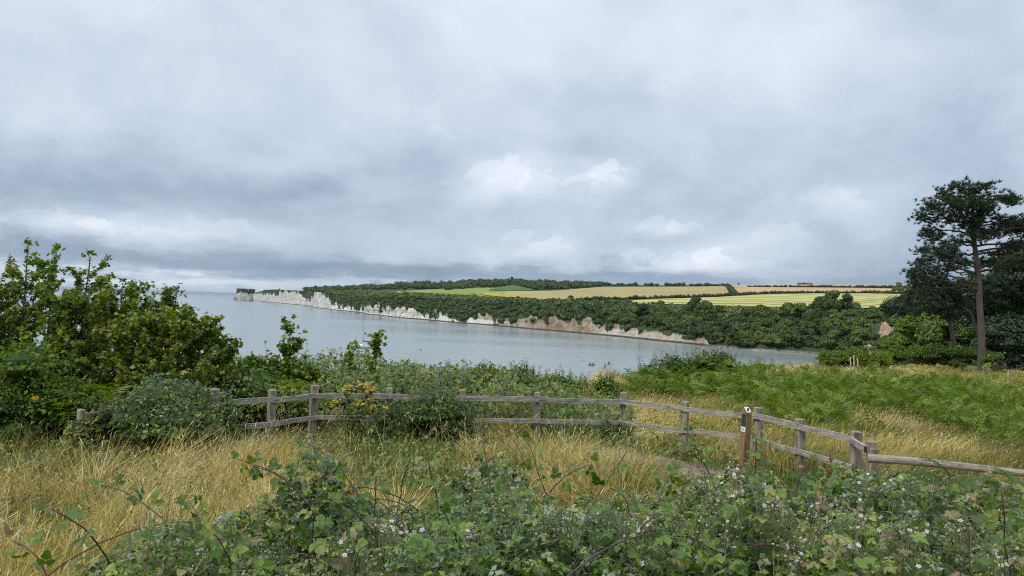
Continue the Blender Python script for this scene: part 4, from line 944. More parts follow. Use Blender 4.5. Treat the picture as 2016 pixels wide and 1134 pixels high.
def kayak(label, px, py, head, hullmat, plabels):
    c = P_z(px, py, 0.0); h = R_(head); fx = np.array([math.cos(h), math.sin(h), 0]); fy = np.array([-fx[1], fx[0], 0]); A = np.array([fx, fy, Zax]); O = np.array([c[0], c[1], 0]); w2 = lambda p: O + np.asarray(p, float) @ A
    t = thing('kayak', O, label, 'kayak', 'kayaks out on the bay'); L = 3.4; V = []; n = 8
    for s_ in np.linspace(-1, 1, 13):
        w_ = .36 * (1 - abs(s_) ** 2.4) + .015; rise = .20 * abs(s_) ** 3
        for q in range(n): a = 2 * math.pi * q / n; V.append(w2((s_ * L / 2, w_ * math.cos(a), .10 + rise + (.17 if math.sin(a) > 0 else .2) * math.sin(a) * (1 - .6 * abs(s_) ** 3))))
    i = np.arange(12)[:, None] * n; j = np.arange(n)[None]; g = G(); F = np.stack([i + j, i + (j + 1) % n, i + n + (j + 1) % n, i + n + j], -1).reshape(-1, 4)
    g.add(V, F); g.build('hull', M[hullmat], t, smooth=True)
    th = np.linspace(0, 6.283, 17)
    xs_ = (0,) if len(plabels) == 1 else (.55, -.6)
    for x in xs_: g = G(); g.tube([w2((x + .42 * math.cos(a), .26 * math.sin(a), .275)) for a in th], .03, 5, cap=False); g.build('cockpit_rim', M['dark'], t)
    for x, pl_ in zip(xs_, plabels):
        per = thing('person', w2((x - .1, 0, .18)), pl_, 'person'); q = lambda p: w2(np.array([x - .1, 0, .22]) + np.asarray(p, float))
        g = G(); g.tube([q((0, 0, -.06)), q((-.01, 0, .08)), q((-.03, 0, .26)), q((0, 0, .46)), q((.02, 0, .54)), q((.03, 0, .60)), q((.035, 0, .66))], [.15, .18, .155, .19, .11, .06, .055], 10)
        for s_ in (-1, 1):
            g.tube([q((0, s_ * .13, .47)), q((.02, s_ * .24, .44)), q((.10, s_ * .33, .26)), q((.30, s_ * .34, .24)), q((.38, s_ * .34, .25))], [.06, .062, .05, .042, .03], 7)
            g.tube([q((.02, s_ * .1, 0)), q((.30, s_ * .12, .07)), q((.55, s_ * .1, .0)), q((.85, s_ * .09, -.03))], [.10, .09, .07, .05], 7)
        g.build('body', M['darkcloth'], per, smooth=True)
        g = G(); Vh, Fh = ICO2; hc_ = q((.05, 0, .76)); hv = Vh * np.array([.095, .075, .12]); hv[:, 0] += .018 * np.exp(-((Vh[:, 1] / .2) ** 2 + ((Vh[:, 2] + .1) / .2) ** 2)) * (Vh[:, 0] > 0)
        g.add(hc_ + hv @ A, Fh); g.build('head', M['skin'], per, smooth=True)
        g = G(); m_ = Vh * np.array([.105, .085, .125]); keep = (Vh[Fh][:, :, 2].mean(1) > .15) | (Vh[Fh][:, :, 0].mean(1) < -.3); g.add(hc_ + (m_ + [-.008, 0, .006]) @ A, Fh[keep]); g.build('hair', M['dark'], per, smooth=True)
        pd = thing('paddle', q((.38, 0, .27)), 'white bladed paddle held by ' + pl_.split(' in ')[0], 'paddle'); tl = U(-.5, .5) if x != .55 else .55
        e = np.array([0, math.cos(tl), math.sin(tl)]); g = G(); g.tube([q(np.array([.38, 0, .27]) - e * 1.0), q(np.array([.38, 0, .27]) + e * 1.0)], .017, 6); g.build('shaft', M['dark'], pd)
        for s_ in (-1, 1):
            g = G(); cc = q(np.array([.38, 0, .27]) + e * s_ * 1.05); eu = e @ A; g.box(cc, np.array([eu, fx, np.cross(eu, fx)]), (.20, .085, .012), chamfer=.006); g.build('blade', M['white'], pd)
kayak('red double kayak with two paddlers, leftmost kayak on the water', 1165, 719.5, 32, 'red', ['front paddler of the red double kayak in dark top', 'rear paddler of the red double kayak in dark top'])
kayak('pink single kayak nearest the bushes, middle of the three', 1191, 724, 75, 'pink', ['paddler of the middle pink kayak in dark top'])
kayak('pink single kayak, rightmost of the three on the water', 1198.5, 717.5, 20, 'pink', ['paddler of the rightmost pink kayak in dark top'])
for px, py, r, lab in ((828, 689.5, .38, 'small dark mooring buoy on open water right of the yacht'), (1146.5, 709.5, .22, 'tiny buoy on the water left of the kayaks')):
    c = P_z(px, py, 0.0); t = thing('mooring_buoy', (c[0], c[1], 0), lab, 'buoy')
    g = G(); th = np.linspace(-1.57, 1.57, 9); g.tube([(c[0], c[1], .1 + r * math.sin(a)) for a in th], np.cos(th) * r + .01, 12); g.build('float_body', M['orange'], t, smooth=True)
    g = G(); g.tube([(c[0] + .09 * math.cos(a), c[1], .1 + r + .08 + .09 * math.sin(a)) for a in np.linspace(0, 6.283, 11)], .02, 5, cap=False); g.build('ring', M['dark'], t)

# ------------------------------------------------------------------ pine and the trees round it
def needle_tuft(n=18):
    V = []; F = []
    d = sph(n); d[:, 2] = np.abs(d[:, 2]) * .7 + .15; d = unit(d)
    for k in range(n):
        s_ = unit(np.cross(d[k], sph(1)[0])) * .075; b = len(V); V += [d[k] * .05 - s_, d[k] * U(.75, 1.05), d[k] * .05 + s_]; F.append((b, b + 1, b + 2))
    return np.array(V), [np.array(F)]
TUFTS = [needle_tuft() for _ in range(4)]
def tufts_into(g, pts, size, mat=0, t=(0, .9)):
    k = rng.integers(0, 4, len(pts))
    for q in range(4):
        P = pts[k == q]
        if len(P) == 0: continue
        nn = unit(np.array([0, 0, 1.0]) + rng.normal(size=P.shape) * .45); dd = sph(len(P))
        g.inst(TUFTS[q], frames(np.cross(nn, dd), nn) * (size * U(.7, 1.3, len(P)))[:, None, None], P, U(*t, len(P)), mat)
def pine(label, D, trunk, rad, pads, ntuft, tuft, attach, dens=1.0):
    """trunk and pads given where they stand at depth D (pads: px, py, half width, half height)"""
    tp = np.array([P_d(x, y, D) for x, y in trunk]); base = tp[0].copy(); base[2] = ground_z(base[0], base[1])
    t = thing('pine_tree', base, label, 'tree'); tp[0, 2] = min(tp[0, 2], base[2]) - .5
    s_ = np.concatenate([[0], np.cumsum(np.linalg.norm(np.diff(tp, axis=0), axis=1))]); q = np.linspace(0, s_[-1], 26)
    tr = np.stack([np.interp(q, s_, tp[:, k]) for k in range(3)], 1); tr[:, :2] += (np.stack([fbm(q / 4, 0 * q, 3, 2), fbm(q / 4, 0 * q + 5, 4, 2)], 1) - .5) * .25
    g = G(); g.tube(tr, np.interp(q / s_[-1], np.linspace(0, 1, len(rad)), rad), 12); g.build('trunk', M['pinebark'], t, smooth=True)
    limbs = G(); fol = G(); allp = []
    for (x, y, rx, ry) in pads:
        dz = U(-2.6, 2.6) if abs(x - trunk[-1][0]) > 16 else -U(.8, 1.8); c = P_d(x, y, D + dz); sx, sz = rx * D / FPX, ry * D / FPX; sy = max(sx, .8) * U(.7, 1.1)
        # a limb from the trunk to the pad, leaving the trunk a little lower or higher than the pad
        za = np.clip(c[2] - attach * np.hypot(c[0] - tr[-1][0], c[1] - tr[-1][1]) * U(.1, .5), tr[8][2], tr[-1][2]) if c[2] > tr[12][2] else np.clip(c[2] + U(1.0, 2.5), tr[8][2], tr[-1][2])
        a = np.array([np.interp(za, tr[:, 2], tr[:, k]) for k in range(3)]); mid = (a + c) / 2 + [0, 0, U(.1, .5) * np.linalg.norm(c - a) * .22]
        tt = np.linspace(0, 1, 9)[:, None]; lp_ = a * (1 - tt) ** 2 + 2 * mid * tt * (1 - tt) + c * tt ** 2; lp_[1:] += rng.normal(size=(8, 3)) * .05
        limbs.tube(lp_, np.linspace(.10, .03, 9), 6)
        n = int(ntuft * (rx * ry) / 400 * dens * 2.45) + 30
        # sub-clusters so that the pad has gaps and a ragged edge
        k = max(6, int(n / 15)); cc = c + (U(-1, 1, (k, 3)) * np.array([sx, sy, sz * 1.25])) * .95
        for p in cc:
            limbs.tube([c + (p - c) * .0 + U(-.1, .1, 3), c + (p - c) * .5 + [0, 0, -.06], p], [.035, .028, .012], 4)
            m_ = max(6, int(n / k)); allp.append(p + rng.normal(size=(m_, 3)) * np.array([.30, .30, .19]) * (1 + sx * .12))
    limbs.build('limbs', M['limbbark'], t, smooth=True)
    tufts_into(fol, np.vstack(allp), tuft); fol.build('crown', M['pine'], t)
pads = [(1914, 404, 16, 9), (1920, 424, 16, 9), (1912, 446, 16, 8), (1922, 466, 14, 8), (1895, 374, 24, 8), (1925, 370, 20, 9), (1868, 384, 20, 9), (1965, 392, 22, 9), (1985, 398, 10, 7), (1850, 402, 26, 9), (1826, 430, 20, 6), (1885, 408, 30, 11), (1930, 402, 30, 11), (1972, 436, 28, 9), (2005, 440, 28, 10), (1990, 455, 30, 9), (1865, 428, 26, 8), (1905, 432, 22, 8),
        (1843, 452, 20, 8), (1835, 474, 14, 6), (1830, 496, 18, 8), (1815, 520, 15, 9), (1806, 545, 10, 9), (1828, 538, 14, 8), (1812, 566, 10, 9), (1850, 512, 18, 8), (1882, 478, 20, 8), (1872, 500, 16, 7), (1888, 518, 18, 7), (1862, 535, 14, 7), (1955, 462, 22, 8), (1975, 500, 24, 8), (2012, 478, 22, 9), (1958, 522, 20, 7), (1998, 520, 24, 9), (2040, 450, 26, 10), (2050, 490, 26, 12), (2030, 520, 20, 10)]
pine('tall pine with bare reddish grey trunk and flat layered crown at right', 62, [(1936, 727), (1934, 680), (1932, 630), (1927, 560), (1920, 500), (1915, 440), (1916, 392)], [.36, .27, .25, .23, .20, .15, .07], pads, 66, .34, .35)
pads2 = [(1820, 560, 14, 9), (1845, 572, 26, 11), (1870, 580, 24, 11), (1815, 592, 24, 10), (1845, 600, 24, 9), (1880, 600, 20, 8), (1800, 606, 18, 8), (1870, 620, 20, 7), (1860, 556, 20, 8), (1830, 612, 16, 7), (1895, 570, 18, 9)]
pine('shorter dark pine with slim leaning trunk left of the tall pine', 70, [(1885, 702), (1878, 670), (1870, 630), (1860, 590)], [.24, .2, .17, .09], pads2, 80, .38, .2)
pads3 = [(1905, 560, 24, 11), (1930, 580, 24, 11), (1950, 560, 26, 12), (1900, 600, 18, 8), (1945, 605, 20, 8), (1975, 570, 26, 12)]
pine('half hidden pine with slanting reddish trunk behind the tall pine', 80, [(1934, 712), (1928, 660), (1917, 625), (1905, 585)], [.26, .2, .18, .1], pads3, 90, .40, .2)
def tree_geo(g, c, rx, ry, rz, lobes, per, size, tint=(.1, .9), tpl=None, core=.72):
    for k in range(lobes):
        u = sph(1)[0]; u[2] = abs(u[2]) if rng.random() < .75 else u[2] * .7; p = c + u * np.array([rx, ry, rz]) * U(.45, .86)
        r = U(.26, .42) * np.array([rx, ry, rz]).mean()
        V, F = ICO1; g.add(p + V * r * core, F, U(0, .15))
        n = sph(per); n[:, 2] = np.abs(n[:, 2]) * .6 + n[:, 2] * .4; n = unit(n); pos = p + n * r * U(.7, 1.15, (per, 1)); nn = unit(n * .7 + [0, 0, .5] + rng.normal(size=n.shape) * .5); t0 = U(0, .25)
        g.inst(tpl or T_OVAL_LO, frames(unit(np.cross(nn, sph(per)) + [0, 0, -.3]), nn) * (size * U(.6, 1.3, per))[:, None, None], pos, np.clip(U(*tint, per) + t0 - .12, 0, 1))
def near_tree(name, label, cat, px, py, d, rx, rz, lobes, per, size, mat, base_py=None, tint=(.1, .9), group=None, tpl=None):
    c = P_d(px, py, d); z0 = float(ground_z(c[0], c[1])); t = thing(name, (c[0], c[1], z0), label, cat, group)
    g = G(); fine = size > .2; tree_geo(g, c, rx, rx * .9, rz, lobes, int(per * (1.7 if fine else 1)), size * (.78 if fine else 1), tint, T_CARD if fine else tpl)
    if c[2] - rz * .5 > z0:
        for k in range(lobes // 2):
            a = U(0, 6.28); q = np.array([c[0] + rx * .8 * math.cos(a), c[1] + rx * .7 * math.sin(a), z0 + U(.1, .75) * (c[2] - z0)]); tree_geo(g, q, rx * .35, rx * .35, rx * .3, 2, int(per * (1.1 if fine else .8)), size * (.78 if fine else 1), tint, T_CARD if fine else tpl)
    g.build('crown', M[mat], t)
    g = G(); h = max(c[2] - z0, .4)
    for k in range(3): a = U(0, 6.28); g.tube([(c[0], c[1], z0 - .3), (c[0] + .1 * math.cos(a), c[1] + .1 * math.sin(a), z0 + h * .5), (c[0] + rx * .4 * math.cos(a), c[1] + rx * .4 * math.sin(a), c[2] + rz * .3)], [.03 * rx + .02, .022 * rx + .015, .012], 6)
    g.build('trunk', M['bark'], t, smooth=True); return t
for a in [('evergreen_oak', 'dark evergreen oak filling the right edge behind the pine', 'tree', 2000, 600, 84, 5.0, 4.6, 34, 420, .32, 'holm'),
          ('evergreen_oak', 'darkest evergreen tree low at the right edge', 'tree', 1990, 672, 76, 3.6, 3.0, 26, 420, .30, 'holm'),
          ('evergreen_oak', 'tall dark evergreen beyond the right edge of the trunk', 'tree', 2060, 560, 80, 5.0, 6.0, 30, 380, .32, 'holm'),
          ('evergreen_oak', 'dark tree between the two pine trunks', 'tree', 1912, 660, 88, 3.6, 3.4, 22, 380, .3, 'holm'),
          ('leafy_tree', 'bright green leafy tree left of the slim pine trunk', 'tree', 1826, 655, 92, 3.6, 3.4, 24, 420, .30, 'bright'),
          ('leafy_tree', 'mid green tree below the dark pine branches', 'tree', 1860, 672, 84, 3.2, 2.6, 20, 400, .28, 'hawthorn'),
          ('leafy_tree', 'dark blue green tree on the slope left of the pines', 'tree', 1800, 620, 135, 5.0, 4.6, 26, 420, .42, 'holm'),
          ('leafy_tree', 'yellow green bush tree beside the earth slip', 'tree', 1780, 690, 100, 3.0, 2.4, 18, 380, .28, 'bright'),
          ('leafy_tree', 'leafy tree right of the slim trunk at the pine foot', 'tree', 1955, 640, 95, 4, 4, 22, 380, .32, 'hawthorn'),
          ('leafy_tree', 'green tree in the gap right of the pine trunk', 'tree', 1975, 590, 98, 4, 4, 22, 380, .34, 'hawthorn'),
          ('shrub', 'green shrub at the foot of the slim pine', 'shrub', 1895, 705, 66, 1.8, 1.1, 14, 340, .17, 'hawthorn'),
          ('shrub', 'low shrub right of the tall pine foot', 'shrub', 1958, 712, 60, 1.0, .8, 10, 300, .15, 'hawthorn'),
          ('shrub', 'shrub mass between pine and field edge', 'shrub', 1840, 702, 68, 2.6, 1.2, 18, 360, .18, 'hawthorn'),
          ('shrub', 'grey green shrub left of the yellow green one', 'shrub', 1760, 705, 66, 1.6, 1.0, 12, 320, .18, 'hawthorn'),
          ('shrub', 'broad pale green shrub by the three bare stakes', 'shrub', 1660, 714, 54, 1.75, .95, 18, 380, .17, 'bright'),
          ('shrub', 'yellow green shrub right of the broad pale one', 'shrub', 1725, 712, 57, 1.3, .8, 14, 340, .16, 'bright')]:
    near_tree(*a)

# ------------------------------------------------------------------ shrubs with upright leafy shoots
def leaf_shoots(g, stems, starts, ends, n_pairs, size, tpl, tint, bend=.15, spread=.9, stem_r=.006, down=.35, lmin=.25, face=0.0, jit=.35):
    for a, b in zip(starts, ends):
        a, b = np.asarray(a, float), np.asarray(b, float); L = np.linalg.norm(b - a); m = (a + b) / 2 + rng.normal(size=3) * bend * L * .4
        tt = np.linspace(0, 1, 7)[:, None]; pl_ = a * (1 - tt) ** 2 + 2 * m * tt * (1 - tt) + b * tt ** 2
        stems.tube(pl_, np.linspace(stem_r * 1.5, stem_r * .5, 7), 5)
        ts = np.linspace(lmin, 1.0, n_pairs); P = np.stack([np.interp(ts, tt[:, 0], pl_[:, k]) for k in range(3)], 1)
        ax = unit(b - a); ph = np.arange(n_pairs) * 1.57 + U(0, 6); s1 = unit(np.cross(ax, [.2, .3, .9])); s2 = np.cross(ax, s1)
        for off in (0, math.pi):
            rd_ = np.cos(ph + off)[:, None] * s1 + np.sin(ph + off)[:, None] * s2
            dd = unit(rd_ * spread + ax * .45 + [0, 0, -down] + rng.normal(size=P.shape) * .25); nn = unit(ax * (.6 - .4 * face) + [0, 0, .8] + rd_ * (1.1 * face - .2) + rng.normal(size=P.shape) * jit)
            sz = size * U(.65, 1.15, n_pairs) * (1.05 - .35 * ts)
            g.inst(tpl, frames(dd, nn) * sz[:, None, None], P, np.clip(U(*tint, n_pairs) + rng.normal() * .08, 0, 1))
def rosette(g, tips, k, size, tpl, tint):
    T = np.repeat(np.asarray(tips), k, 0); n = len(T); dd = sph(n); dd[:, 2] = dd[:, 2] * .5 - .15; nn = unit(rng.normal(size=(n, 3)) * .8 + [0, -.35, .55])
    g.inst(tpl, frames(dd, nn) * (size * U(.6, 1.1, n))[:, None, None], T + rng.normal(size=T.shape) * .035, np.clip(U(*tint, n) + .08, 0, 1))
def sapling(label, px, ytop, d, halfw, mat='sycamore', size=.13, tint=(.15, .85), shoots=9, ybot=None, dens=1.0, group='sycamore saplings on the cliff edge'):
    top = P_d(px, ytop, d); z0 = float(ground_z(top[0], top[1])); z0 = max(z0, EYE - 4.6); base = np.array([top[0] + U(-.15, .15), top[1] + U(-.1, .1), z0])
    t = thing('sycamore_sapling', base, label, 'tree', group); H = top[2] - z0; lead = base + (top - base) * .96
    g, st = G(), G()
    st.tube([base + [0, 0, -.4], base + (lead - base) * .5 + rng.normal(size=3) * .05, lead], [.035, .024, .008], 7)
    S, Ee = [base + (lead - base) * .18], [top]; cl = []
    nb = int(shoots * 2.2)
    for k in range(nb):
        f = U(.06, .93); a = base + (lead - base) * f; ang = k * 2.4 + U(-.5, .5); L = halfw * U(.6, 1.1) * (1.12 - .72 * f)
        e = a + np.array([math.cos(ang) * L, math.sin(ang) * L * .8, U(.45, .95) * L + .08]); S.append(a + (e - a) * .15); Ee.append(e)
        for q in range(2):
            m = a + (e - a) * U(.35, .75); S.append(m); Ee.append(m + (e - a) * U(.25, .5) + rng.normal(size=3) * .22 * L + [0, 0, .08])
    for k, (a, e) in enumerate(zip(S, Ee)):
        L = np.linalg.norm(e - a)
        leaf_shoots(g, st, [a], [e], max(5, int(L / (.050 if k else .075) * dens)), size * (1 if k else .9), T_PALM, tint, .10 if k else .01, 1.0, .007, .75, .06, face=.8, jit=.65)
    rosette(g, Ee, 5, size, T_PALM, tint); ld = [base + (top - base) * f_ + rng.normal(size=3) * .09 for f_ in np.linspace(.45, 1.0, 26)]; rosette(g, ld, 4, size * .95, T_PALM, tint)
    st.build('trunk', M['bark'], t, smooth=True); g.build('crown', M[mat], t); return t
# left thicket of sycamore: each stem a tree of its own
for a in [('tallest thin sycamore at the far left with open bronze twigs', 55, 474, 15.5, .85, .3, 7), ('sycamore against the sky with forked leafy top', 108, 490, 16.0, .7, .2, 9), ('sycamore with the slim plume beside the left skyline', 178, 494, 16.0, .62, .2, 9),
          ('rounded sycamore crown left of the sea horizon', 242, 552, 15.5, .85, .15, 12), ('bronze tinged sycamore in front of its taller neighbours', 208, 560, 15.0, .8, .35, 10), ('spindly sycamore tip rising in front of the sea', 349, 564, 15.5, .5, .2, 9),
          ('low sycamore right of the spindly tip', 400, 628, 15.5, .6, .3, 12), ('sycamore below the spindly tip with reddish leaves', 330, 622, 14.8, .8, .42, 13), ('sycamore under the bronze twigs at left edge', 20, 560, 14.8, .9, .1, 12),
          ('leaf wall sycamore left of centre in the thicket', 130, 590, 14.6, .9, .15, 14), ('dense sycamore low in the thicket by the bramble bush', 260, 640, 14.4, .9, .4, 14), ('sycamore off the left frame edge', -40, 520, 15, .9, .2, 12), ('lowest sycamore at the right end of the thicket', 445, 668, 15.8, .5, .3, 10),
          ('mid height sycamore behind the bronze tinged one', 300, 590, 16.5, .6, .2, 9)]:
    lab, px, yt, d, hw, tn, sh = a
    sapling(lab, px, yt, d, hw * 1.12, tint=(tn * .6 - .05, tn * .6 + .72), shoots=int(sh * 1.25), dens=1.2)
sapling('bushy sycamore with a fine pointed top above the fence', 572, 632, 17, .36, shoots=8, tint=(.1, .7), size=.14)
sapling('small two stemmed sycamore in front of the yacht', 741, 656, 18, .20, shoots=4, tint=(.25, .85), size=.15)
sapling('left stem of the small sycamore beneath the yacht', 690, 684, 18, .10, shoots=2, tint=(.25, .85), size=.15)

def bush(name, label, cat, px, ytop, d, halfw, mat, size, tpl, n, tint=(.1, .9), shoots=8, depth=None, group=None, zbase=None, stemmat='cane', sh_len=.4, flower=0):
    top = P_d(px, ytop, d); z0 = float(ground_z(top[0], top[1])) if zbase is None else zbase; z0 = max(z0, top[2] - 2.6); H = max(top[2] - z0, .3); depth = depth or halfw * .7
    t = thing(name, (top[0], top[1], z0), label, cat, group); g, st = G(), G(); c0 = np.array([top[0], top[1], z0])
    lob = []
    for k in range(11):
        a = U(-1, 1); b = U(-1, 1); hh = H * (1 - .55 * a * a) * U(.45, .88); r = min(halfw, H) * U(.28, .42)
        lob.append((c0 + [a * halfw * .78, b * depth * .8, max(hh - r * .6, r * .4)], r))
    lob.append((c0 + [0, 0, H * .62], min(halfw, H) * .4))
    for p, r in lob:
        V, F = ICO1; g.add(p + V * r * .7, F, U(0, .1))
    per = n // len(lob)
    for p, r in lob:
        u = sph(per); u[:, 2] = np.abs(u[:, 2]) * .55 + u[:, 2] * .45; u = unit(u); pos = p + u * r * U(.62, 1.22, (per, 1)) * [1.1, 1, 1]
        pos[:, 2] = np.maximum(pos[:, 2], z0 + .03)
        nn = unit(u * .75 + [0, -.15, .65] + rng.normal(size=u.shape) * .45); dd = unit(u + [0, 0, -.35] + rng.normal(size=u.shape) * .6)
        g.inst(tpl, frames(dd, nn) * (size * U(.6, 1.25, per))[:, None, None], pos, np.clip(U(*tint, per) + rng.normal() * .07, 0, 1))
    S, Ee = [], []
    for k in range(int(shoots * 1.6)):
        a = U(-.95, .95); s0 = c0 + [a * halfw, U(-.6, .6) * depth, H * (1 - .5 * a * a) * .62]; S.append(s0); Ee.append(s0 + np.array([U(-.35, .35) + a * .25, U(-.2, .2), 1.0]) * sh_len * U(.6, 1.25) * (1.0 if k else .2))
    S.append(c0 + [0, 0, H * .5]); Ee.append(top)
    leaf_shoots(g, st, S, Ee, max(5, int(sh_len / (size * .55))), size, tpl, tint, .2, .8, .005)
    for k in range(5): a = U(0, 6.28); st.tube([c0 + [0, 0, -.2], c0 + [math.cos(a) * halfw * .4, math.sin(a) * depth * .4, H * .5]], [.012, .008], 5)
    sb_ = st.build('stem', M[stemmat], t, smooth=True); sb_['kind'] = 'stuff'; fo = g.build('foliage', M[mat], t)
    if flower:
        fg = G(); V, F = ICO1; q = rng.integers(0, len(lob), flower)
        for k in q:
            p, r = lob[k]; u = unit(np.array([U(-1, 1), -abs(U(.2, 1)), U(.1, 1)])); fg.add(p + u * r * 1.15 + V * U(.012, .022), F, U(0, 1))
        fl_ = fg.build('flowers', M['bud'], t); fl_['kind'] = 'stuff'
    return t
B = lambda *a, **k: bush(*a, **k)
B('sycamore_bush', 'broad low sycamore bush left of the pointed plume above the fence', 'bush', 522, 672, 17, .85, 'sycamore', .125, T_PALM, 2300, (.0, .75), 9, .6, stemmat='bark', sh_len=.3)
B('sycamore_bush', 'sycamore bush right of the pointed plume with an arm over the water', 'bush', 604, 676, 17.2, .42, 'sycamore', .125, T_PALM, 1000, (.0, .75), 6, .5, stemmat='bark', sh_len=.3)
# brambles in and before the fence
B('bramble_bush', 'large dark bramble bush covering the left end of the fence', 'bush', 325, 736, 12.4, 1.15, 'bramble', .085, T_BR_XS, 10500, (.0, .74), 12, .75, flower=150)
B('bramble_bush', 'bramble bush low beside the fence left of the large one', 'bush', 420, 800, 12.6, .62, 'bramble', .10, T_BR_XS, 1900, (.05, .7), 5, .5)
B('bramble_bush', 'left shoulder of brambles by the short round post', 'bush', 225, 775, 12.6, .55, 'bramble', .10, T_BR_XS, 1800, (.1, .92), 6, .5, flower=25)
B('bramble_bush', 'dark bramble bush swallowing the middle fence rails', 'bush', 862, 742, 14.3, .75, 'bramble', .09, T_BR_XS, 6500, (.0, .6), 10, .45)
B('bramble_bush', 'dark brambles under the fence right of the swallowed rails', 'bush', 900, 795, 14.1, .5, 'bramble', .10, T_BR_XS, 1500, (.0, .5), 5, .4)
B('bramble_bush', 'leafy brambles growing through the rails by the ragwort', 'bush', 770, 790, 14.5, .5, 'bramble', .10, T_BR_XS, 1400, (.1, .7), 5, .35)
B('bramble_bush', 'low dark brambles below the straight rails', 'bush', 1120, 838, 14.9, .8, 'bramble', .10, T_BR_XS, 1800, (.05, .55), 4, .4)
B('bramble_bush', 'low brambles at the foot of the fence corner post', 'bush', 1215, 842, 14.9, .55, 'bramble', .095, T_BR_XS, 1200, (.0, .5), 3, .4)
B('bramble_bush', 'spread of brambles seen between the two straight rails', 'bush', 1130, 805, 16.2, .9, 'bramble', .10, T_BR_XS, 1500, (.25, .75), 4, .5)
# line of bushes beyond the fence
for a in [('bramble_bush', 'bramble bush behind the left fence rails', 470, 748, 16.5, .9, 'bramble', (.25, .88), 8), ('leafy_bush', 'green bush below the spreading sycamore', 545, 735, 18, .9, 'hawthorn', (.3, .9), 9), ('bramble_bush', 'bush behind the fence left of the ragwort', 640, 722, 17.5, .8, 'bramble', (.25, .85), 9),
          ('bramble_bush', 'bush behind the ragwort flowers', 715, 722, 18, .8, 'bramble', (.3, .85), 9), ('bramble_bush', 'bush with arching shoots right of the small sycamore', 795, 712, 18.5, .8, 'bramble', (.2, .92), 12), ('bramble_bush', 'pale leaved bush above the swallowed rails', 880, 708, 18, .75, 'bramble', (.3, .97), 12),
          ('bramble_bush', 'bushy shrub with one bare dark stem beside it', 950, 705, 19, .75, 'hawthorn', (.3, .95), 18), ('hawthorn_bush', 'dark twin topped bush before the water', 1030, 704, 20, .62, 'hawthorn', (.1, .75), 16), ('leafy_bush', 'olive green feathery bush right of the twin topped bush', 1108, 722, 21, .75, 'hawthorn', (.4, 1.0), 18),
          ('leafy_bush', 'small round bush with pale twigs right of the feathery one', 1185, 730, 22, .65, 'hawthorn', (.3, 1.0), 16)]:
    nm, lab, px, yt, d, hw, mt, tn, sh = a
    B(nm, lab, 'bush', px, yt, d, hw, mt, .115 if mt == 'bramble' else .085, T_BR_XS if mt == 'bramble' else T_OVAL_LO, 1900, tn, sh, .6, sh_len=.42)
for a in [('hawthorn_bush', 'dark upright shrub on the cliff edge left of the tall one', 1330, 690, 30, 1.15, 14), ('hawthorn_bush', 'tallest upright shrub on the cliff edge before the bay', 1378, 682, 30, .8, 12), ('hawthorn_bush', 'open airy shrub right of the tallest cliff edge shrub', 1418, 690, 31, .9, 14), ('hawthorn_bush', 'small dark shrub at left end of the cliff edge group', 1284, 714, 29, .6, 8)]:
    nm, lab, px, yt, d, hw, sh = a
    B(nm, lab, 'shrub', px, yt, d, hw, 'hawthorn', .11, T_OVAL_LO, 3000, (.0, .75), sh, .6, sh_len=.7, zbase=EYE - 3.35)
# bright bushes at the left edge
B('leafy_bush', 'bright green bush at the left edge below the sycamores', 'bush', 60, 660, 13.2, 1.0, 'bright', .10, T_OVAL_LO, 3600, (.05, .8), 12, .8, sh_len=.4)
B('leafy_bush', 'dark green bush reaching right from the left edge', 'bush', 140, 725, 13.0, .8, 'bright', .095, T_OVAL_LO, 2600, (.0, .7), 10, .6)
B('leafy_bush', 'dark bush at the bottom of the left edge', 'bush', 20, 745, 12.6, .8, 'hawthorn', .09, T_OVAL_LO, 2400, (.0, .5), 6, .6)
# leaf litter green undergrowth band under and behind the thickets
def undergrowth():
    g = G(); n = 30000; px = U(-150, 1255, n); d = U(14.8, 21.5, n)
    p = P_d(px, yh(px), d); x, y = p[:, 0], p[:, 1]; keep = y > 0; z = ground_z(x, y)
    top = np.interp(px, [-150, 300, 430, 620, 800, 1000, 1100, 1255], [1.35, 1.35, 1.2, 1.2, 1.2, 1.1, .8, .45]) * (.55 + .9 * fbm(x * .9, y * .9, 12, 3))
    h = top * U(.25, 1, n) ** .6; keep &= np.isfinite(z)
    P = np.stack([x, y, np.maximum(z, EYE - 4.2) + h], -1); nn = unit(np.array([0, -.3, .8]) + rng.normal(size=P.shape) * .5); dd = sph(n) + [0, 0, -.3]
    g.inst(T_BR_XS, frames(dd, nn) * (U(.06, .12, n))[:, None, None], P, np.clip(U(.1, .9, n) + (fbm(x, y, 3) - .5) * .8, 0, .95))
    tag(g.build('undergrowth_vegetation', M['bramble']), 'tangled low bramble undergrowth beyond the fence', 'undergrowth', kind='stuff')
undergrowth()

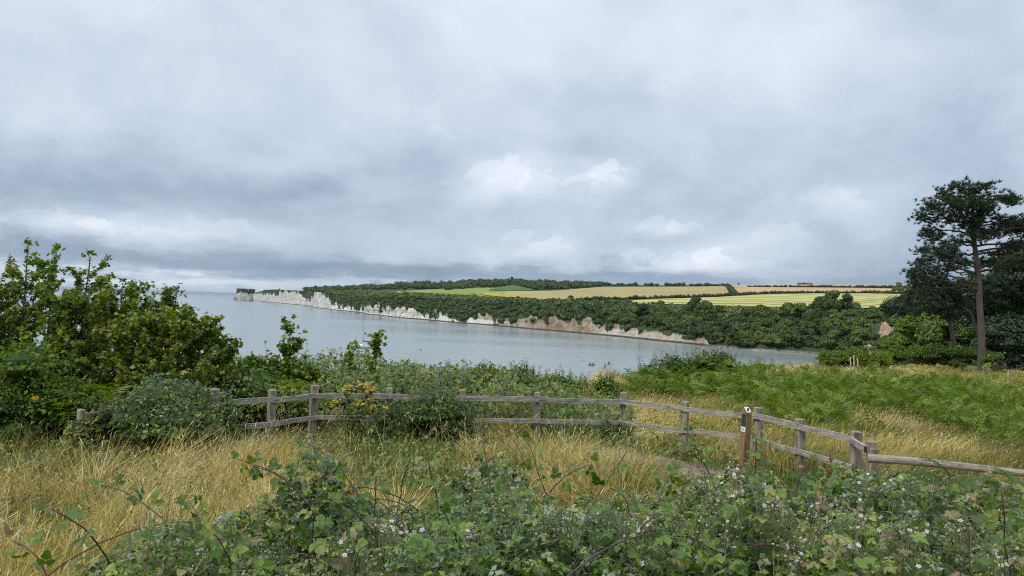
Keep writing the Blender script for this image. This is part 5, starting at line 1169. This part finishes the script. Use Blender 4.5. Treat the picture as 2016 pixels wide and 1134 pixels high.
# ------------------------------------------------------------------ grasses and bracken
def pt_x(x, y): return px_of(x, y)
BRK_LO = np.array([(1255, 26.5), (1330, 25.5), (1480, 24), (1640, 21), (1750, 19), (1850, 18.5), (2016, 18.5), (2300, 18)]); BRK_HI = np.array([(1255, 28), (1330, 29.5), (1400, 30.5), (1500, 31.5), (1700, 34), (1850, 34), (2016, 33), (2300, 33)])
def in_bracken(px, d, x, y):
    lo = np.interp(px, BRK_LO[:, 0], BRK_LO[:, 1]); hi = np.interp(px, BRK_HI[:, 0], BRK_HI[:, 1]); w = (fbm(x / 2.6, y / 2.6, 71, 3) - .5) * 20
    return (px > 1235) & (d > lo + w) & (d < hi + w * .6)
def grass(name, label, mat, px, d, h, w, tint, lean, dirx=0.0, head=0.0, wind=.35):
    n = len(px); p = P_d(px, yh(px), d); x, y = p[:, 0], p[:, 1]; z = ground_z(x, y); B_ = np.stack([x, y, z - .02], -1)
    a = rng.normal(0, .9, n) + fbm(x / 1.1, y / 1.1, 83, 2) * 14; ld = np.stack([np.cos(a) + dirx, np.sin(a), 0 * a], -1); wd = np.stack([np.cos(a + U(-1, 1, n) + 1.3), np.sin(a + 1.3), 0 * a], -1)
    le = lean * U(.3, 1.5, n) * np.where(rng.random(n) < .2, 2.2, 1); st = np.array([0, .5, 1.0]); hw = np.array([1.0, .75, 0.08])
    Pm = B_[:, None] + h[:, None, None] * (st[None, :, None] * np.array([0, 0, 1.0]) * (1 - .30 * le[:, None, None] * st[None, :, None]) + le[:, None, None] * (st ** 2)[None, :, None] * ld[:, None])
    off = wd[:, None] * (w[:, None] * hw[None])[..., None] * .5
    V = np.stack([Pm - off, Pm + off], 2).reshape(n, 6, 3); F = np.array([(0, 1, 3, 2), (2, 3, 5, 4)])
    g = G(); g.add(V.reshape(-1, 3), (F[None] + (np.arange(n) * 6)[:, None, None]).reshape(-1, 4), np.repeat(tint, 6))
    if head > 0:
        k = rng.random(n) < head; tip = Pm[k, 2]; dr = unit(Pm[k, 2] - Pm[k, 1]); sd_ = wd[k]; L = (.085 * U(.6, 1.4, k.sum()))[:, None]; ww = (w[k] * .55 + .0015)[:, None]
        V = np.stack([tip - dr * L * .3, tip + dr * L * .25 + sd_ * ww, tip + dr * L, tip + dr * L * .25 - sd_ * ww], 1)
        g.add(V.reshape(-1, 3), (np.array([(0, 1, 2, 3)])[None] + (np.arange(k.sum()) * 4)[:, None, None]).reshape(-1, 4), np.repeat(np.clip(tint[k] + .15, 0, 1), 4))
    return tag(g.build(name, M[mat]), label, 'grass', kind='stuff')
def thick_edge(px): return np.interp(px, [-200, 0, 150, 330, 500, 620, 800, 900, 1050, 1150, 1250, 1400, 1500, 1600, 1700, 1800, 2016, 2300], [2.4, 2.45, 2.95, 3.7, 4.7, 5.0, 5.1, 5.2, 5.1, 4.8, 4.5, 4.6, 5.3, 5.6, 5.2, 5.0, 4.9, 4.9])
# inside the fence
n = 125000; px = U(-160, 1720, n); d = 5.0 + 10.2 * U(0, 1, n) ** .75
fd = np.interp(px, [x for x, _ in RAILY], RD, left=13, right=10.5); k = (d < fd + .3) & (d > thick_edge(px) - .4)
p = P_d(px, yh(px), d); pd_ = path_dist(p[:, 0], p[:, 1]); k &= pd_ > .30 + .2 * (rng.random(n) < .7)
verge = (pd_ < 1.15) & (p[:, 0] > 1.0)
nz = fbm(p[:, 0] / 1.6, p[:, 1] / 1.6, 51, 3); green = (nz > .56) | verge | ((px > 560) & (px < 1000) & (nz > .46) & (d > 9)) | (rng.random(n) < .12)
k1 = k & ~green
grass('dry_grass', 'tall golden dry grass on the slope inside the fence', 'drygrass', px[k1], d[k1], U(.25, .72, k1.sum()) * (.15 + 1.75 * fbm(p[k1, 0] / .55, p[k1, 1] / .55, 53, 2)), U(.003, .006, k1.sum()) * (1 + d[k1] / 16), np.clip(rng.normal(.63, .25, k1.sum()) - (nz[k1] - .42) * 2.5 - .5 * (rng.random(k1.sum()) < .27), 0, 1), .75, .25, .22)
k2 = k & green
grass('green_grass', 'short green grass along the path and between dry tufts', 'greengrass', px[k2], d[k2], U(.10, .40, k2.sum()) * np.where(verge[k2], .5, 1), U(.004, .008, k2.sum()) * (1 + d[k2] / 14), U(.1, 1, k2.sum()), .5, 0, 0)
n = 420; px = U(330, 1150, n); d = U(8.5, 14.2, n); p = P_d(px, yh(px), d); k = path_dist(p[:, 0], p[:, 1]) > .3
grass('tall_grass', 'thin pale seeding grass stems arching above the dry grass', 'drygrass', px[k], d[k], U(.6, 1.15, k.sum()), U(.003, .005, k.sum()) * 1.5, U(.55, 1, k.sum()), .55, 0, .8)
# beyond the fence
n = 130000; px = U(900, 2250, n); d = 10 + 56 * U(0, 1, n) ** 1.55
fd = np.interp(px, [x for x, _ in RAILY], RD, left=13, right=10.3); p = P_d(px, yh(px), d); x, y = p[:, 0], p[:, 1]
a_ = np.degrees(np.arctan2(x, y)); edge = np.interp(a_, ED_A, ED_R)
inb = in_bracken(px, d, x, y); nz = fbm(x / 2.6, y / 2.6, 61, 3); k = (d > fd + .25) & (d < edge + 1.5) & (~inb | (rng.random(n) < .30)) & (d < 68)
k &= (px > 1160) | (d < 23)
kk = k; sc_ = 1 + d[kk] / 20
grass('dry_grass', 'golden dry grass of the clifftop field beyond the fence', 'drygrass', px[kk], d[kk], U(.22, .55, kk.sum()) * (.25 + 1.5 * fbm(x[kk] / .9, y[kk] / .9, 85, 2)), U(.005, .0085, kk.sum()) * sc_, np.clip(U(.25, .9, kk.sum()) - (nz[kk] - .47) * 1.9 - .4 * (rng.random(kk.sum()) < .15) - .16 * (d[kk] < 20), 0, 1), .8, .9, .25)
# low green weeds among the grass of the field
n = 9000; px = U(960, 1700, n); d = U(12, 24, n); p = P_d(px, yh(px), d); x, y = p[:, 0], p[:, 1]; fd = np.interp(px, [q[0] for q in RAILY], RD, right=10.3); k = (d > fd + .4) & (fbm(x / 1.8, y / 1.8, 77, 3) > .5)
g = G(); P = np.stack([x, y, ground_z(x, y) + U(.05, .3, n)], -1)[k]; m_ = len(P); nn = unit(np.array([0, -.2, .9]) + rng.normal(size=P.shape) * .4)
g.inst(T_OVAL_LO, frames(sph(m_), nn) * U(.05, .10, m_)[:, None, None], P, U(.1, .9, m_)); tag(g.build('weeds_vegetation', M['bright']), 'low green weeds mixed into the field grass', 'weeds', kind='stuff')
# low tangle of weeds inside the fence
n = 20000; px = np.where(rng.random(n) < .6, U(520, 1460, n), U(-60, 560, n)); d = U(5.2, 14.6, n); p = P_d(px, yh(px), d); x, y = p[:, 0], p[:, 1]; fd = np.interp(px, [q[0] for q in RAILY], RD); k = ((px > 500) | (d > 9.0) | ((px > 180) & (d < 7.5)) | (rng.random(n) < .3)) & (d < fd) & (fbm(x / 1.2, y / 1.2, 79, 3) > .44) & (path_dist(x, y) > .5) & (d > thick_edge(px))
g = G(); P = np.stack([x, y, ground_z(x, y) + U(.03, .34, n)], -1)[k]; m_ = len(P); nn = unit(np.array([0, -.2, .9]) + rng.normal(size=P.shape) * .4)
g.inst(T_BR_XS, frames(sph(m_), nn) * U(.05, .10, m_)[:, None, None], P, U(.2, 1, m_)); tag(g.build('weeds_vegetation', M['bramble']), 'trailing weeds among the grass inside the fence', 'weeds', kind='stuff')
# bracken bed
n = 40000; px = U(1235, 2300, n); d = 15.5 + 22 * U(0, 1, n) ** .85; p = P_d(px, yh(px), d); x, y = p[:, 0], p[:, 1]; k = in_bracken(px, d, x, y); k |= (rng.random(n) < .10) & (px > 1330) & (d > 15.5) & (d < 30) & (fbm(x / 2, y / 2, 5) > .5)
k &= rng.random(n) < 12000 / max(k.sum(), 1)
x, y, d_ = x[k], y[k], d[k]; m_ = len(x); a = U(0, 6.28, m_); H = U(.35, .95, m_) * (2.6 * np.clip(fbm(x / 1.9, y / 1.9, 15) - .12, .08, 1))
P = np.stack([x, y, ground_z(x, y) + H * U(.3, .9, m_)], -1); el_ = U(.1, 1.1, m_); dd = np.stack([np.cos(a) * np.cos(el_), np.sin(a) * np.cos(el_), np.sin(el_)], -1); nn = unit(np.array([0, 0, 1.0]) + rng.normal(size=P.shape) * .3)
g = G(); g.inst(T_FERN_XS, frames(dd, nn) * (U(.24, .50, m_) * (1 + (d_ - 18) * .012))[:, None, None], P, np.clip(U(.15, .95, m_), 0, 1)); tag(g.build('bracken_foliage', M['bracken']), 'bed of green bracken crossing the clifftop field', 'bracken', kind='stuff')
# some bracken behind the left rails and at the left
n = 260; px = np.concatenate([U(430, 640, 170), U(120, 260, 90)]); d = np.concatenate([U(15.5, 18, 170), U(12.8, 14.5, 90)]); p = P_d(px, yh(px), d); x, y = p[:, 0], p[:, 1]; a = U(0, 6.28, n); P = np.stack([x, y, ground_z(x, y) + U(.4, 1.0, n)], -1); dd = np.stack([np.cos(a), np.sin(a), U(.1, .6, n)], -1)
g = G(); g.inst(T_FERN_LO, frames(dd, np.tile([0, 0, 1.0], (n, 1)) + rng.normal(size=(n, 3)) * .25) * U(.5, .85, n)[:, None, None], P, U(.2, .9, n)); tag(g.build('bracken_foliage', M['bracken']), 'bracken fronds behind the left fence rails', 'bracken', kind='stuff')

# ------------------------------------------------------------------ ragwort
def ragwort(label, px, d, heads, base_h=None):
    b = gp(px, d=d); t = thing('ragwort_plant', b, label, 'flower'); st, lf = G(), G()
    for (hx, hy, rx, ry) in heads:
        c = P_d(hx, hy, d + U(-.15, .15)); g = G(); n = int(6 + rx * ry * .35); q = U(-1, 1, (n, 3)) * np.array([rx * d / FPX, rx * d / FPX, ry * d / FPX * .8])
        for s_ in q:
            V, F = ICO1; r = U(.011, .017); g.add(c + s_ + V * [r * 1.25, r * 1.25, r * .6], F, U(0, 1))
            st.tube([c - [0, 0, .12], c + s_], [.003, .002], 4)
        fh_ = g.build('flower_head', M['yellow'], t); fh_['kind'] = 'stuff'
        m = (b + c) / 2 + [U(-.06, .06), U(-.05, .05), -.05]; st.tube([b + [U(-.1, .1), U(-.06, .06), -.05], m, c - [0, 0, .12]], [.008, .007, .004], 6)
        leaf_shoots(lf, st, [b + (c - b) * .15], [c - [0, 0, .1]], 13, .13, T_OVAL_LO, (.1, .7), .1, 1.0, .003)
    sb_ = st.build('stem', M['greenstem'], t, smooth=True); sb_['kind'] = 'stuff'; lf_ = lf.build('leaves', M['hawthorn'], t); lf_['kind'] = 'stuff'
M['greenstem'] = mat_flat('green_stem', (.07, .10, .035), .6, .2, 20)
ragwort('yellow flowering ragwort growing through the fence rails', 700, 13.7, [(684, 760, 9, 4), (682, 769, 9, 4), (715, 758, 12, 5), (730, 765, 10, 5), (722, 773, 10, 5), (708, 793, 13, 5), (734, 801, 7, 4), (760, 803, 6, 3), (665, 789, 7, 4), (726, 786, 3, 2), (690, 760, 4, 3)])
ragwort('single small yellow ragwort at the left edge by the dark bush', 67, 12.4, [(67, 783, 6, 4), (70, 788, 4, 3)])

# ------------------------------------------------------------------ stalks and stakes at the field edge
def stalk(name, label, cat, px, yb, yt, d, r, mat, lean=0, group=None, seed=False):
    a = P_d(px, yb, d); b = P_d(px + lean, yt, d); z0 = float(ground_z(a[0], a[1])); a[2] = min(a[2], z0); t = thing(name, a, label, cat, group)
    g = G(); m = (a + b) / 2 + [U(-.02, .02), 0, 0]; g.tube([a - [0, 0, .1], m, b], [r * 1.2, r, r * .6], 6); g.build('shaft', M[mat], t, smooth=True)
    if seed:
        g = G(); n = 90; ts = U(.35, 1, n); pos = a + (b - a) * ts[:, None] + rng.normal(size=(n, 3)) * (.03 * (1.3 - ts))[:, None]
        g.inst(T_OVAL_LO, frames(sph(n) + [0, 0, .8], sph(n)) * U(.02, .045, n)[:, None, None], pos, U(0, 1, n)); g.build('seed_head', M['rust'], t)
for k, (px, yb, yt, ln) in enumerate(((1677, 735, 703, -3), (1683, 735, 700, -2), (1691, 734, 705, -3))):
    stalk('bare_stake', ('left', 'middle', 'right')[k] + ' one of three bare pale stakes before the broad shrub', 'stake', px, yb, yt, 50, .05, 'pale_stem', ln, 'three bare stakes by the shrub')
stalk('wooden_stake', 'thin dark stake at the field edge against the water', 'stake', 1612, 736, 714, 50, .05, 'dead', 0)
stalk('wooden_stake', 'short dark stump post at the cliff edge beside the leaning stalk', 'stake', 1507, 746, 728, 38, .07, 'dead', 0)
for k, (px, yb, yt, ln, lab) in enumerate(((1514, 740, 705, -10, 'long leaning dark stalk against the water'), (1467, 745, 719, -1, 'thin upright dark stalk left of its bent twin'), (1476, 745, 722, -4, 'thin bent stalk right of its upright twin'), (1527, 738, 716, -1, 'short thin stalk right of the leaning one'), (1573, 738, 725, -4, 'faint short stalk mid way along the field edge'), (955, 775, 705, 0, 'bare dark bramble stem standing above the bushes'), (1985, 748, 728, 0, 'pale thin stake at the foot of the dark trees'))):
    stalk('dead_stalk', lab, 'stalk', px, yb, yt, 36 if px != 955 else 17, .022 if px != 955 else .008, 'dead' if px != 1985 else 'pale_stem', ln)
stalk('dock_plant', 'rust red dock seed spike before the right hand rails', 'plant', 1642, 945, 888, 6.2, .004, 'rust', -7, None, True)

# ------------------------------------------------------------------ bramble thicket in the foreground
LEAF_ME = []
for tpl in T_BR_HI:
    gg = G(); gg.add(tpl[0], tpl[1]); LEAF_ME.append(gg.mesh('bramble_leaf', M['bramble_one']))
def canopy_b(x, y):      # depth of the thicket top below the eye
    return .97 - .44 * (fbm(x * 2.1 + 9, y * 2.1, 91, 3) - .5) * 2 + .03 * sst(x, .8, 1.6) * sst(x, 3.2, 2.0) * sst(y, 3.0, 4.0) + .10 * np.maximum(np.hypot(x, y) - 3.2, 0)
thicket = thing('bramble_thicket', (0.6, 3.4, float(ground_z(.6, 3.4))), 'wide flowering bramble thicket filling the foreground', 'bramble thicket')
n = 90000; px = U(-220, 2240, n); d = 1.5 + 4.5 * U(0, 1, n) ** .8
p = P_d(px, yh(px), d); x, y = p[:, 0], p[:, 1]; te = thick_edge(px); ragg = te + (fbm(x * 2, y * 2, 93, 3) - .5) * 1.1; k = d < ragg
px, d, x, y, ragg = px[k], d[k], x[k], y[k], ragg[k]; n = len(x)
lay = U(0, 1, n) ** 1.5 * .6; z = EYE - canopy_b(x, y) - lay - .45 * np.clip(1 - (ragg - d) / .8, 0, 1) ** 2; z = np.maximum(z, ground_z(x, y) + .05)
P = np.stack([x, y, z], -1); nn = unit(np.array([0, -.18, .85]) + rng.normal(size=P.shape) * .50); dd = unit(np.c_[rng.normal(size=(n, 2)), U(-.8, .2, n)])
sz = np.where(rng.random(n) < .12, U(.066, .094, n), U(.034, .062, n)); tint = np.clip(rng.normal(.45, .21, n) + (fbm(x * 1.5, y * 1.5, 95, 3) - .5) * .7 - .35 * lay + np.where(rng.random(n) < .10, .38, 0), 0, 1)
nn = np.where((rng.random(n) < .07)[:, None], -nn, nn)
Fm = frames(dd, nn) * sz[:, None, None]
inframe = (px > 0) & (px < 2016) & (d > 2.3) & (lay < .12); order = np.argsort(np.where(inframe & (sz > .066), d + U(0, 1.0, n), 99)); ones = order[:290]; rest = np.ones(n, bool); rest[ones] = False
lo = np.array(thicket.location)
for q in ones:
    o = link_obj('leaf', LEAF_ME[int(q) % 3], thicket, mat4(Fm[q], P[q] - lo))
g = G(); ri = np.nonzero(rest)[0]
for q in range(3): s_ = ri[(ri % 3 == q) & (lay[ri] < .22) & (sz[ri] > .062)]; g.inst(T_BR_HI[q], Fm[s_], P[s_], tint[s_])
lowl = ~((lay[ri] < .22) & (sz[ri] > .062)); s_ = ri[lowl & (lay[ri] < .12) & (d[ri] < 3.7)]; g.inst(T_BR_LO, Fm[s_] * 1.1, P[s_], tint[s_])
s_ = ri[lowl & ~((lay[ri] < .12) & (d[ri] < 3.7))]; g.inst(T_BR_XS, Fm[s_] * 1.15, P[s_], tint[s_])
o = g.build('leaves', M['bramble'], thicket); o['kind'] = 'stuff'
# woody tangle below the leaves
g = G()
for q in range(330):
    px_ = U(-200, 2220); dq = U(1.6, 4.9); te_ = float(thick_edge(px_))
    if dq > te_ - .5: continue
    a = P_d(px_, yh(px_), dq); a[2] = EYE - float(canopy_b(a[0], a[1])) - U(.0, .3); ang_ = U(0, 6.28); ln_ = U(.2, .45)
    m = a + [math.cos(ang_) * ln_, math.sin(ang_) * ln_ * .7, U(-.05, .06)]; b = a + [math.cos(ang_) * ln_ * 1.8, math.sin(ang_) * ln_ * 1.2, -U(.2, .4)]
    tq = np.linspace(0, 1, 7)[:, None]; g.tube(a * (1 - tq) ** 2 + 2 * m * tq * (1 - tq) + b * tq ** 2, np.linspace(.0022, .004, 7), 5, U(0, 1))
o = g.build('stems', M['cane'], thicket); o['kind'] = 'stuff'
# flowers
gp_ = G(); V = []; F = []
for q in range(5):
    a = q * 2 * math.pi / 5; c, s_ = math.cos(a), math.sin(a); b = len(V)
    V += [(0, 0, 0), (.55 * c - .32 * s_, .55 * s_ + .32 * c, .12), (1.0 * c, 1.0 * s_, .05), (.55 * c + .32 * s_, .55 * s_ - .32 * c, .12)]; F.append((b, b + 3, b + 2, b + 1))
gp_.add(V, np.array(F)); gp_.add(ICO1[0] * [.18, .18, .14] + [0, 0, .08], ICO1[1], .5, 1); FLOWER = gp_.mesh('bramble_flower', [M['white_petal'], M['bud']])
buds = G()
clus = [(1090, 1035, 60, 26), (1150, 1045, 40, 22), (1120, 1075, 50, 20), (1420, 1045, 35, 16), (1440, 1075, 28, 12), (1565, 1118, 25, 14), (1660, 1080, 45, 18), (1690, 1100, 40, 12), (1800, 1070, 40, 20), (1810, 1100, 40, 18), (1890, 1045, 20, 12), (1525, 1095, 20, 14), (1720, 990, 60, 18), (920, 1070, 20, 12), (1390, 1000, 60, 16), (815, 1110, 18, 18), (1260, 1090, 40, 18), (1980, 1110, 30, 16), (1620, 1010, 60, 20), (1780, 960, 60, 14), (1480, 1010, 30, 16), (700, 1090, 30, 15), (770, 1050, 22, 12)]
nf = 0
for (cx, cy, rx, ry) in clus:
    for q in range(17):
        x_, y_ = cx + rng.normal() * rx * .55, cy + rng.normal() * ry * .6; dq = .93 * FPX / (y_ - float(yh(x_))) * U(.93, 1.0)
        c = P_d(x_, y_, dq); c[2] = max(c[2], EYE - float(canopy_b(c[0], c[1])) - .02) + U(0, .04)
        if q < 7: nn = unit(np.array([[U(-.5, .5), -.5, .8]])); R3 = frames(sph(1), nn)[0] * U(.0075, .012); link_obj('flower', FLOWER, thicket, mat4(R3, c - lo)); nf += 1
        else:
            for w_ in range(3): buds.add(c + rng.normal(size=3) * .02 + ICO1[0] * U(.003, .006) * U(.6, 1.4, 3), ICO1[1], U(0, 1))
        buds.tube([c + [U(-.01, .01), 0, -.002], c + [U(-.03, .03), U(-.02, .02), -.11]], [.0018, .0025], 4, .1)
for q in range(420):
    x_, y_ = U(150, 2016), U(930, 1134); dq = .93 * FPX / (y_ - float(yh(x_)))
    if dq > float(thick_edge(x_)) - .6 or dq < 2.3 or (x_ < 480 and y_ < 1040): continue
    c = P_d(x_, y_, dq); c[2] = EYE - float(canopy_b(c[0], c[1])) + U(-.03, .05)
    for w_ in range(int(U(3, 8))): e_ = c + rng.normal(size=3) * [.025, .025, .03]; buds.add(e_ + ICO1[0] * U(.002, .0055) * U(.6, 1.4, 3), ICO1[1], U(0, 1)); buds.tube([c - [0, 0, .06], e_], [.0014, .001], 3, .1, cap=False)
o = buds.build('buds', M['bud'], thicket); o['kind'] = 'stuff'

# canes that stand clear of the thicket, each a plant shoot of its own
CANES = [  # base, tip, bend, label
    ((681, 939), (598, 868), 10, 'arching bramble shoot leaning left before the tall golden grass'), ((586, 966), (500, 917), 6, 'low bramble shoot over dry grass left of the arching pair'), ((580, 948), (591, 888), 2, 'short upright bramble shoot beneath the arching shoot'), ((864, 1010), (842, 900), 4, 'upright bramble shoot left of centre with paired round leaves'), ((793, 948), (812, 909), 2, 'short forked bramble shoot left of the upright centre one'),
    ((964, 975), (949, 844), 3, 'tall upright bramble shoot reaching up to the swallowed rails'), ((1074, 978), (1037, 866), 6, 'thick dark bramble shoot left of the path'), ((1033, 1010), (997, 960), 4, 'bramble shoot with drooping tip right of the tallest centre one'), ((731, 1046), (673, 996), 4, 'bramble runner slanting left in the middle of the thicket'), ((613, 1067), (619, 1010), 3, 'small upright bramble shoot low left of centre'), ((738, 981), (741, 936), 1, 'tiny upright bramble shoot at the edge of the green grass'),
    ((1158, 1008), (1234, 889), 8, 'bramble shoot slanting right across the grassy verge'), ((1091, 958), (1166, 914), 6, 'bramble shoot arching right below the path'), ((1246, 1028), (1222, 970), 3, 'short dark bramble shoot in the centre of the thicket'), ((1339, 1019), (1342, 931), 1, 'thin brown bramble shoot before the bare path'), ((1426, 1008), (1349, 842), 10, 'tallest bramble shoot, rising left of the waymark post'),
    ((1485, 950), (1489, 862), -8, 'bramble shoot standing in front of the waymark post'), ((1440, 997), (1449, 957), 1, 'short straight bramble shoot left of the waymark post'), ((1199, 1119), (1298, 1008), -10, 'long bramble cane slanting right near the bottom centre'), ((1454, 1127), (1357, 1055), 6, 'bramble cane slanting down right near the bottom'), ((326, 1034), (205, 955), 14, 'long low bramble runner over the golden grass at left'), ((190, 1070), (99, 1001), 5, 'bramble runner at lower left in the dry grass'), ((92, 1129), (25, 1065), 3, 'bramble tip poking out at the lower left corner'),
    ((593, 964), (471, 905), 8, 'bramble runner pointing left just over the thicket edge'), ((1554, 977), (1503, 901), 6, 'bramble shoot left of the rust red dock'), ((1585, 1014), (1600, 970), 2, 'small bramble shoot below the middle of the right hand rails'), ((1759, 1070), (1782, 1020), 2, 'short bramble shoot at lower right between flowers'), ((1682, 1092), (1677, 1000), 1, 'straight bramble shoot below the end of the fence'), ((1989, 1134), (1971, 965), 3, 'stout leafy bramble shoot in the lower right corner'), ((1531, 1070), (1520, 1015), 3, 'bramble shoot in the low right centre among flowers'),
    ((1767, 1036), (1856, 1018), -4, 'flat bramble runner at lower right'), ((1468, 1060), (1472, 1030), 1, 'tiny bramble tip right of centre low down'), ((700, 1120), (695, 1060), 2, 'short bramble shoot at the bottom left of centre'), ((400, 1040), (372, 985), 4, 'bramble shoot at the left rim of the thicket'), ((1620, 980), (1632, 925), 2, 'slim bramble shoot just before the lower right hand rail'), ((1905, 1060), (1890, 1000), 3, 'bramble shoot beneath the bracken at right'), ((900, 1080), (880, 1020), 3, 'bramble shoot near the bottom centre'), ((1300, 975), (1318, 935), 2, 'small bramble shoot at the end of the path'), ((1570, 960), (1592, 905), 3, 'slim bramble shoot in front of the rail posts'), ((450, 1100), (420, 1050), 3, 'bramble shoot low at the left bottom')]
for (bx, by), (tx_, ty_), bend, lab in CANES:
    d0 = min(.95 * FPX / (by - float(yh(bx))), float(thick_edge(bx)) + .2) if by > 940 or bx > 1400 else .98 * FPX / (by - float(yh(bx)))
    d0 = max(d0, 2.35); a = P_d(bx, by, d0); b = P_d(tx_, ty_, d0 + U(-.15, .15)); root = a + (a - b) * .8; root[2] = float(ground_z(root[0], root[1]))
    t = thing('bramble_cane', root, lab or 'slender bramble shoot standing out of the foreground thicket', 'bramble shoot', 'bramble canes standing out of the thicket')
    m = (a + b) / 2; e = P_d((bx + tx_) / 2 + bend, (by + ty_) / 2 - abs(bend) * .4, d0); m = m * 2 - e if False else e
    ta = np.linalg.norm(a - root); ta = float(np.clip(ta / (ta + np.linalg.norm(b - a)), .3, .75)); cpt = (a - (1 - ta) ** 2 * root - ta ** 2 * b) / (2 * ta * (1 - ta))
    tt = np.linspace(0, 1, 13)[:, None]; full = root * (1 - tt) ** 2 + 2 * cpt * tt * (1 - tt) + b * tt ** 2; full[1:-1] += rng.normal(size=(11, 3)) * .004
    cv = np.stack([np.interp(np.linspace(ta, 1, 9), tt[:, 0], full[:, k_]) for k_ in range(3)], 1); tt = np.linspace(0, 1, 9)[:, None]
    g = G(); L = np.linalg.norm(b - a); g.tube(full, np.linspace(.0055, .0022, 13), 6)
    for q in range(int(L / .03)):
        s_ = U(0, 1); c = np.array([np.interp(s_, tt[:, 0], cv[:, k]) for k in range(3)]); w_ = unit(rng.normal(size=3)); g.add([c + [0, 0, .003], c - [0, 0, .003], c + w_ * .009], np.array([(0, 1, 2)]))
    g.build('stem', M['cane'], t, smooth=True)
    nl = int(np.clip(L / .038, 6, 18)); ax = unit(b - a); ph0 = U(0, 6)
    for q in range(nl):
        s_ = .12 + .88 * q / (nl - 1); c = np.array([np.interp(s_, tt[:, 0], cv[:, k]) for k in range(3)]); s1 = unit(np.cross(ax, [.1, .9, .2])); s2 = np.cross(ax, s1); ph = ph0 + q * 2.5
        dd = unit(s1 * math.cos(ph) + s2 * math.sin(ph) * .8 + ax * (.3 + .9 * (s_ > .9)) + [0, 0, -.15])[None]; nn = unit(np.array([[0, -.75, .6]]) + rng.normal(size=(1, 3)) * .35)
        R3 = frames(dd, nn)[0] * (U(.072, .105) * (1.05 - .40 * s_)); o = link_obj('leaf', LEAF_ME[q % 3], t, mat4(R3, c - root))
# ferns in the right foreground: fronds are parts
gg = G(); gg.add(T_FERN_HI[0], T_FERN_HI[1], .5); FROND = gg.mesh('fern_frond', M['frond'])
for lab, px, yb, d, fr in [('bracken plant at the right edge arching over the log rail', 1905, 985, 5.3, [(1.0, .55, .95), (2.2, .75, .9), (2.9, .42, .95), (.3, .45, .9), (1.6, .95, 1.0), (-.4, .3, .8), (3.6, .3, .8), (4.4, .5, .8), (5.2, .6, .8)]), ('bracken plant low right of the fence end', 1815, 1000, 5.0, [(2.6, .4, .8), (3.1, .18, .95), (1.9, .6, .75), (.5, .3, .7), (1.2, .8, .7), (4.2, .4, .7), (5.0, .4, .7)]),
                           ('bracken plant half out of the right frame edge', 2030, 990, 4.9, [(2.4, .6, .9), (1.5, .9, .9), (2.9, .3, .9), (3.5, .5, .8)]), ('single young bracken crozier frond before the rails', 1590, 960, 5.4, [(2.5, .5, .5), (.7, .5, .5), (1.5, .9, .4)])]:
    a = P_d(px, yb, d); t = thing('bracken_fern', (a[0], a[1], float(ground_z(a[0], a[1]))), lab, 'fern'); st = G(); z0 = np.array(t.location)
    for (yaw, el_, L) in fr:
        s0 = a + [math.cos(yaw) * .08, math.sin(yaw) * .08, 0]; st.tube([z0, (z0 + s0) / 2 + [.02, 0, 0], s0], [.007, .006, .005], 6)
        el_ *= .62; dd = np.array([[math.cos(yaw) * math.cos(el_), math.sin(yaw) * .7 * math.cos(el_), math.sin(el_)]]); nn = np.array([[0, -.35, 1.0]]) + rng.normal(size=(1, 3)) * .45
        link_obj('frond', FROND, t, mat4(frames(dd, nn)[0] * L * U(.34, .52), s0 - z0))
    st.build('stem', M['greenstem'], t, smooth=True)
# tall pale grass stalks at the lower left
n = 46; px = U(-20, 330, n); d = U(2.7, 4.6, n); grass('tall_grass', 'few tall pale grass stalks in the lower left corner', 'drygrass', px, d, U(.75, 1.15, n), U(.003, .005, n), U(.5, 1, n), .25, .3, 1.0)
n = 2600; px = U(-120, 520, n); d = U(3.0, 6.2, n); k = d > thick_edge(px) - .35; px, d = px[k], d[k]; n = len(px)
grass('dry_grass', 'nearest golden grass bordering the thicket on the left', 'drygrass', px, d, U(.4, .95, n), U(.003, .007, n), U(.1, .9, n), .4, .4, .4)

# ------------------------------------------------------------------ air
hz = G(); hz.box((0, 0, 46.2), np.eye(3), (26000, 26000, 48.8)); m, N, out = new_mat('sea_air'); pv = N.n('ShaderNodeVolumePrincipled'); pv.inputs['Color'].default_value = (.80, .87, .95, 1); pv.inputs['Density'].default_value = .00003; pv.inputs['Anisotropy'].default_value = .2
N.t.links.new(pv.outputs[0], out.inputs['Volume']); tag(hz.build('haze', m), 'thin sea haze over the bay', 'haze', kind='stuff')
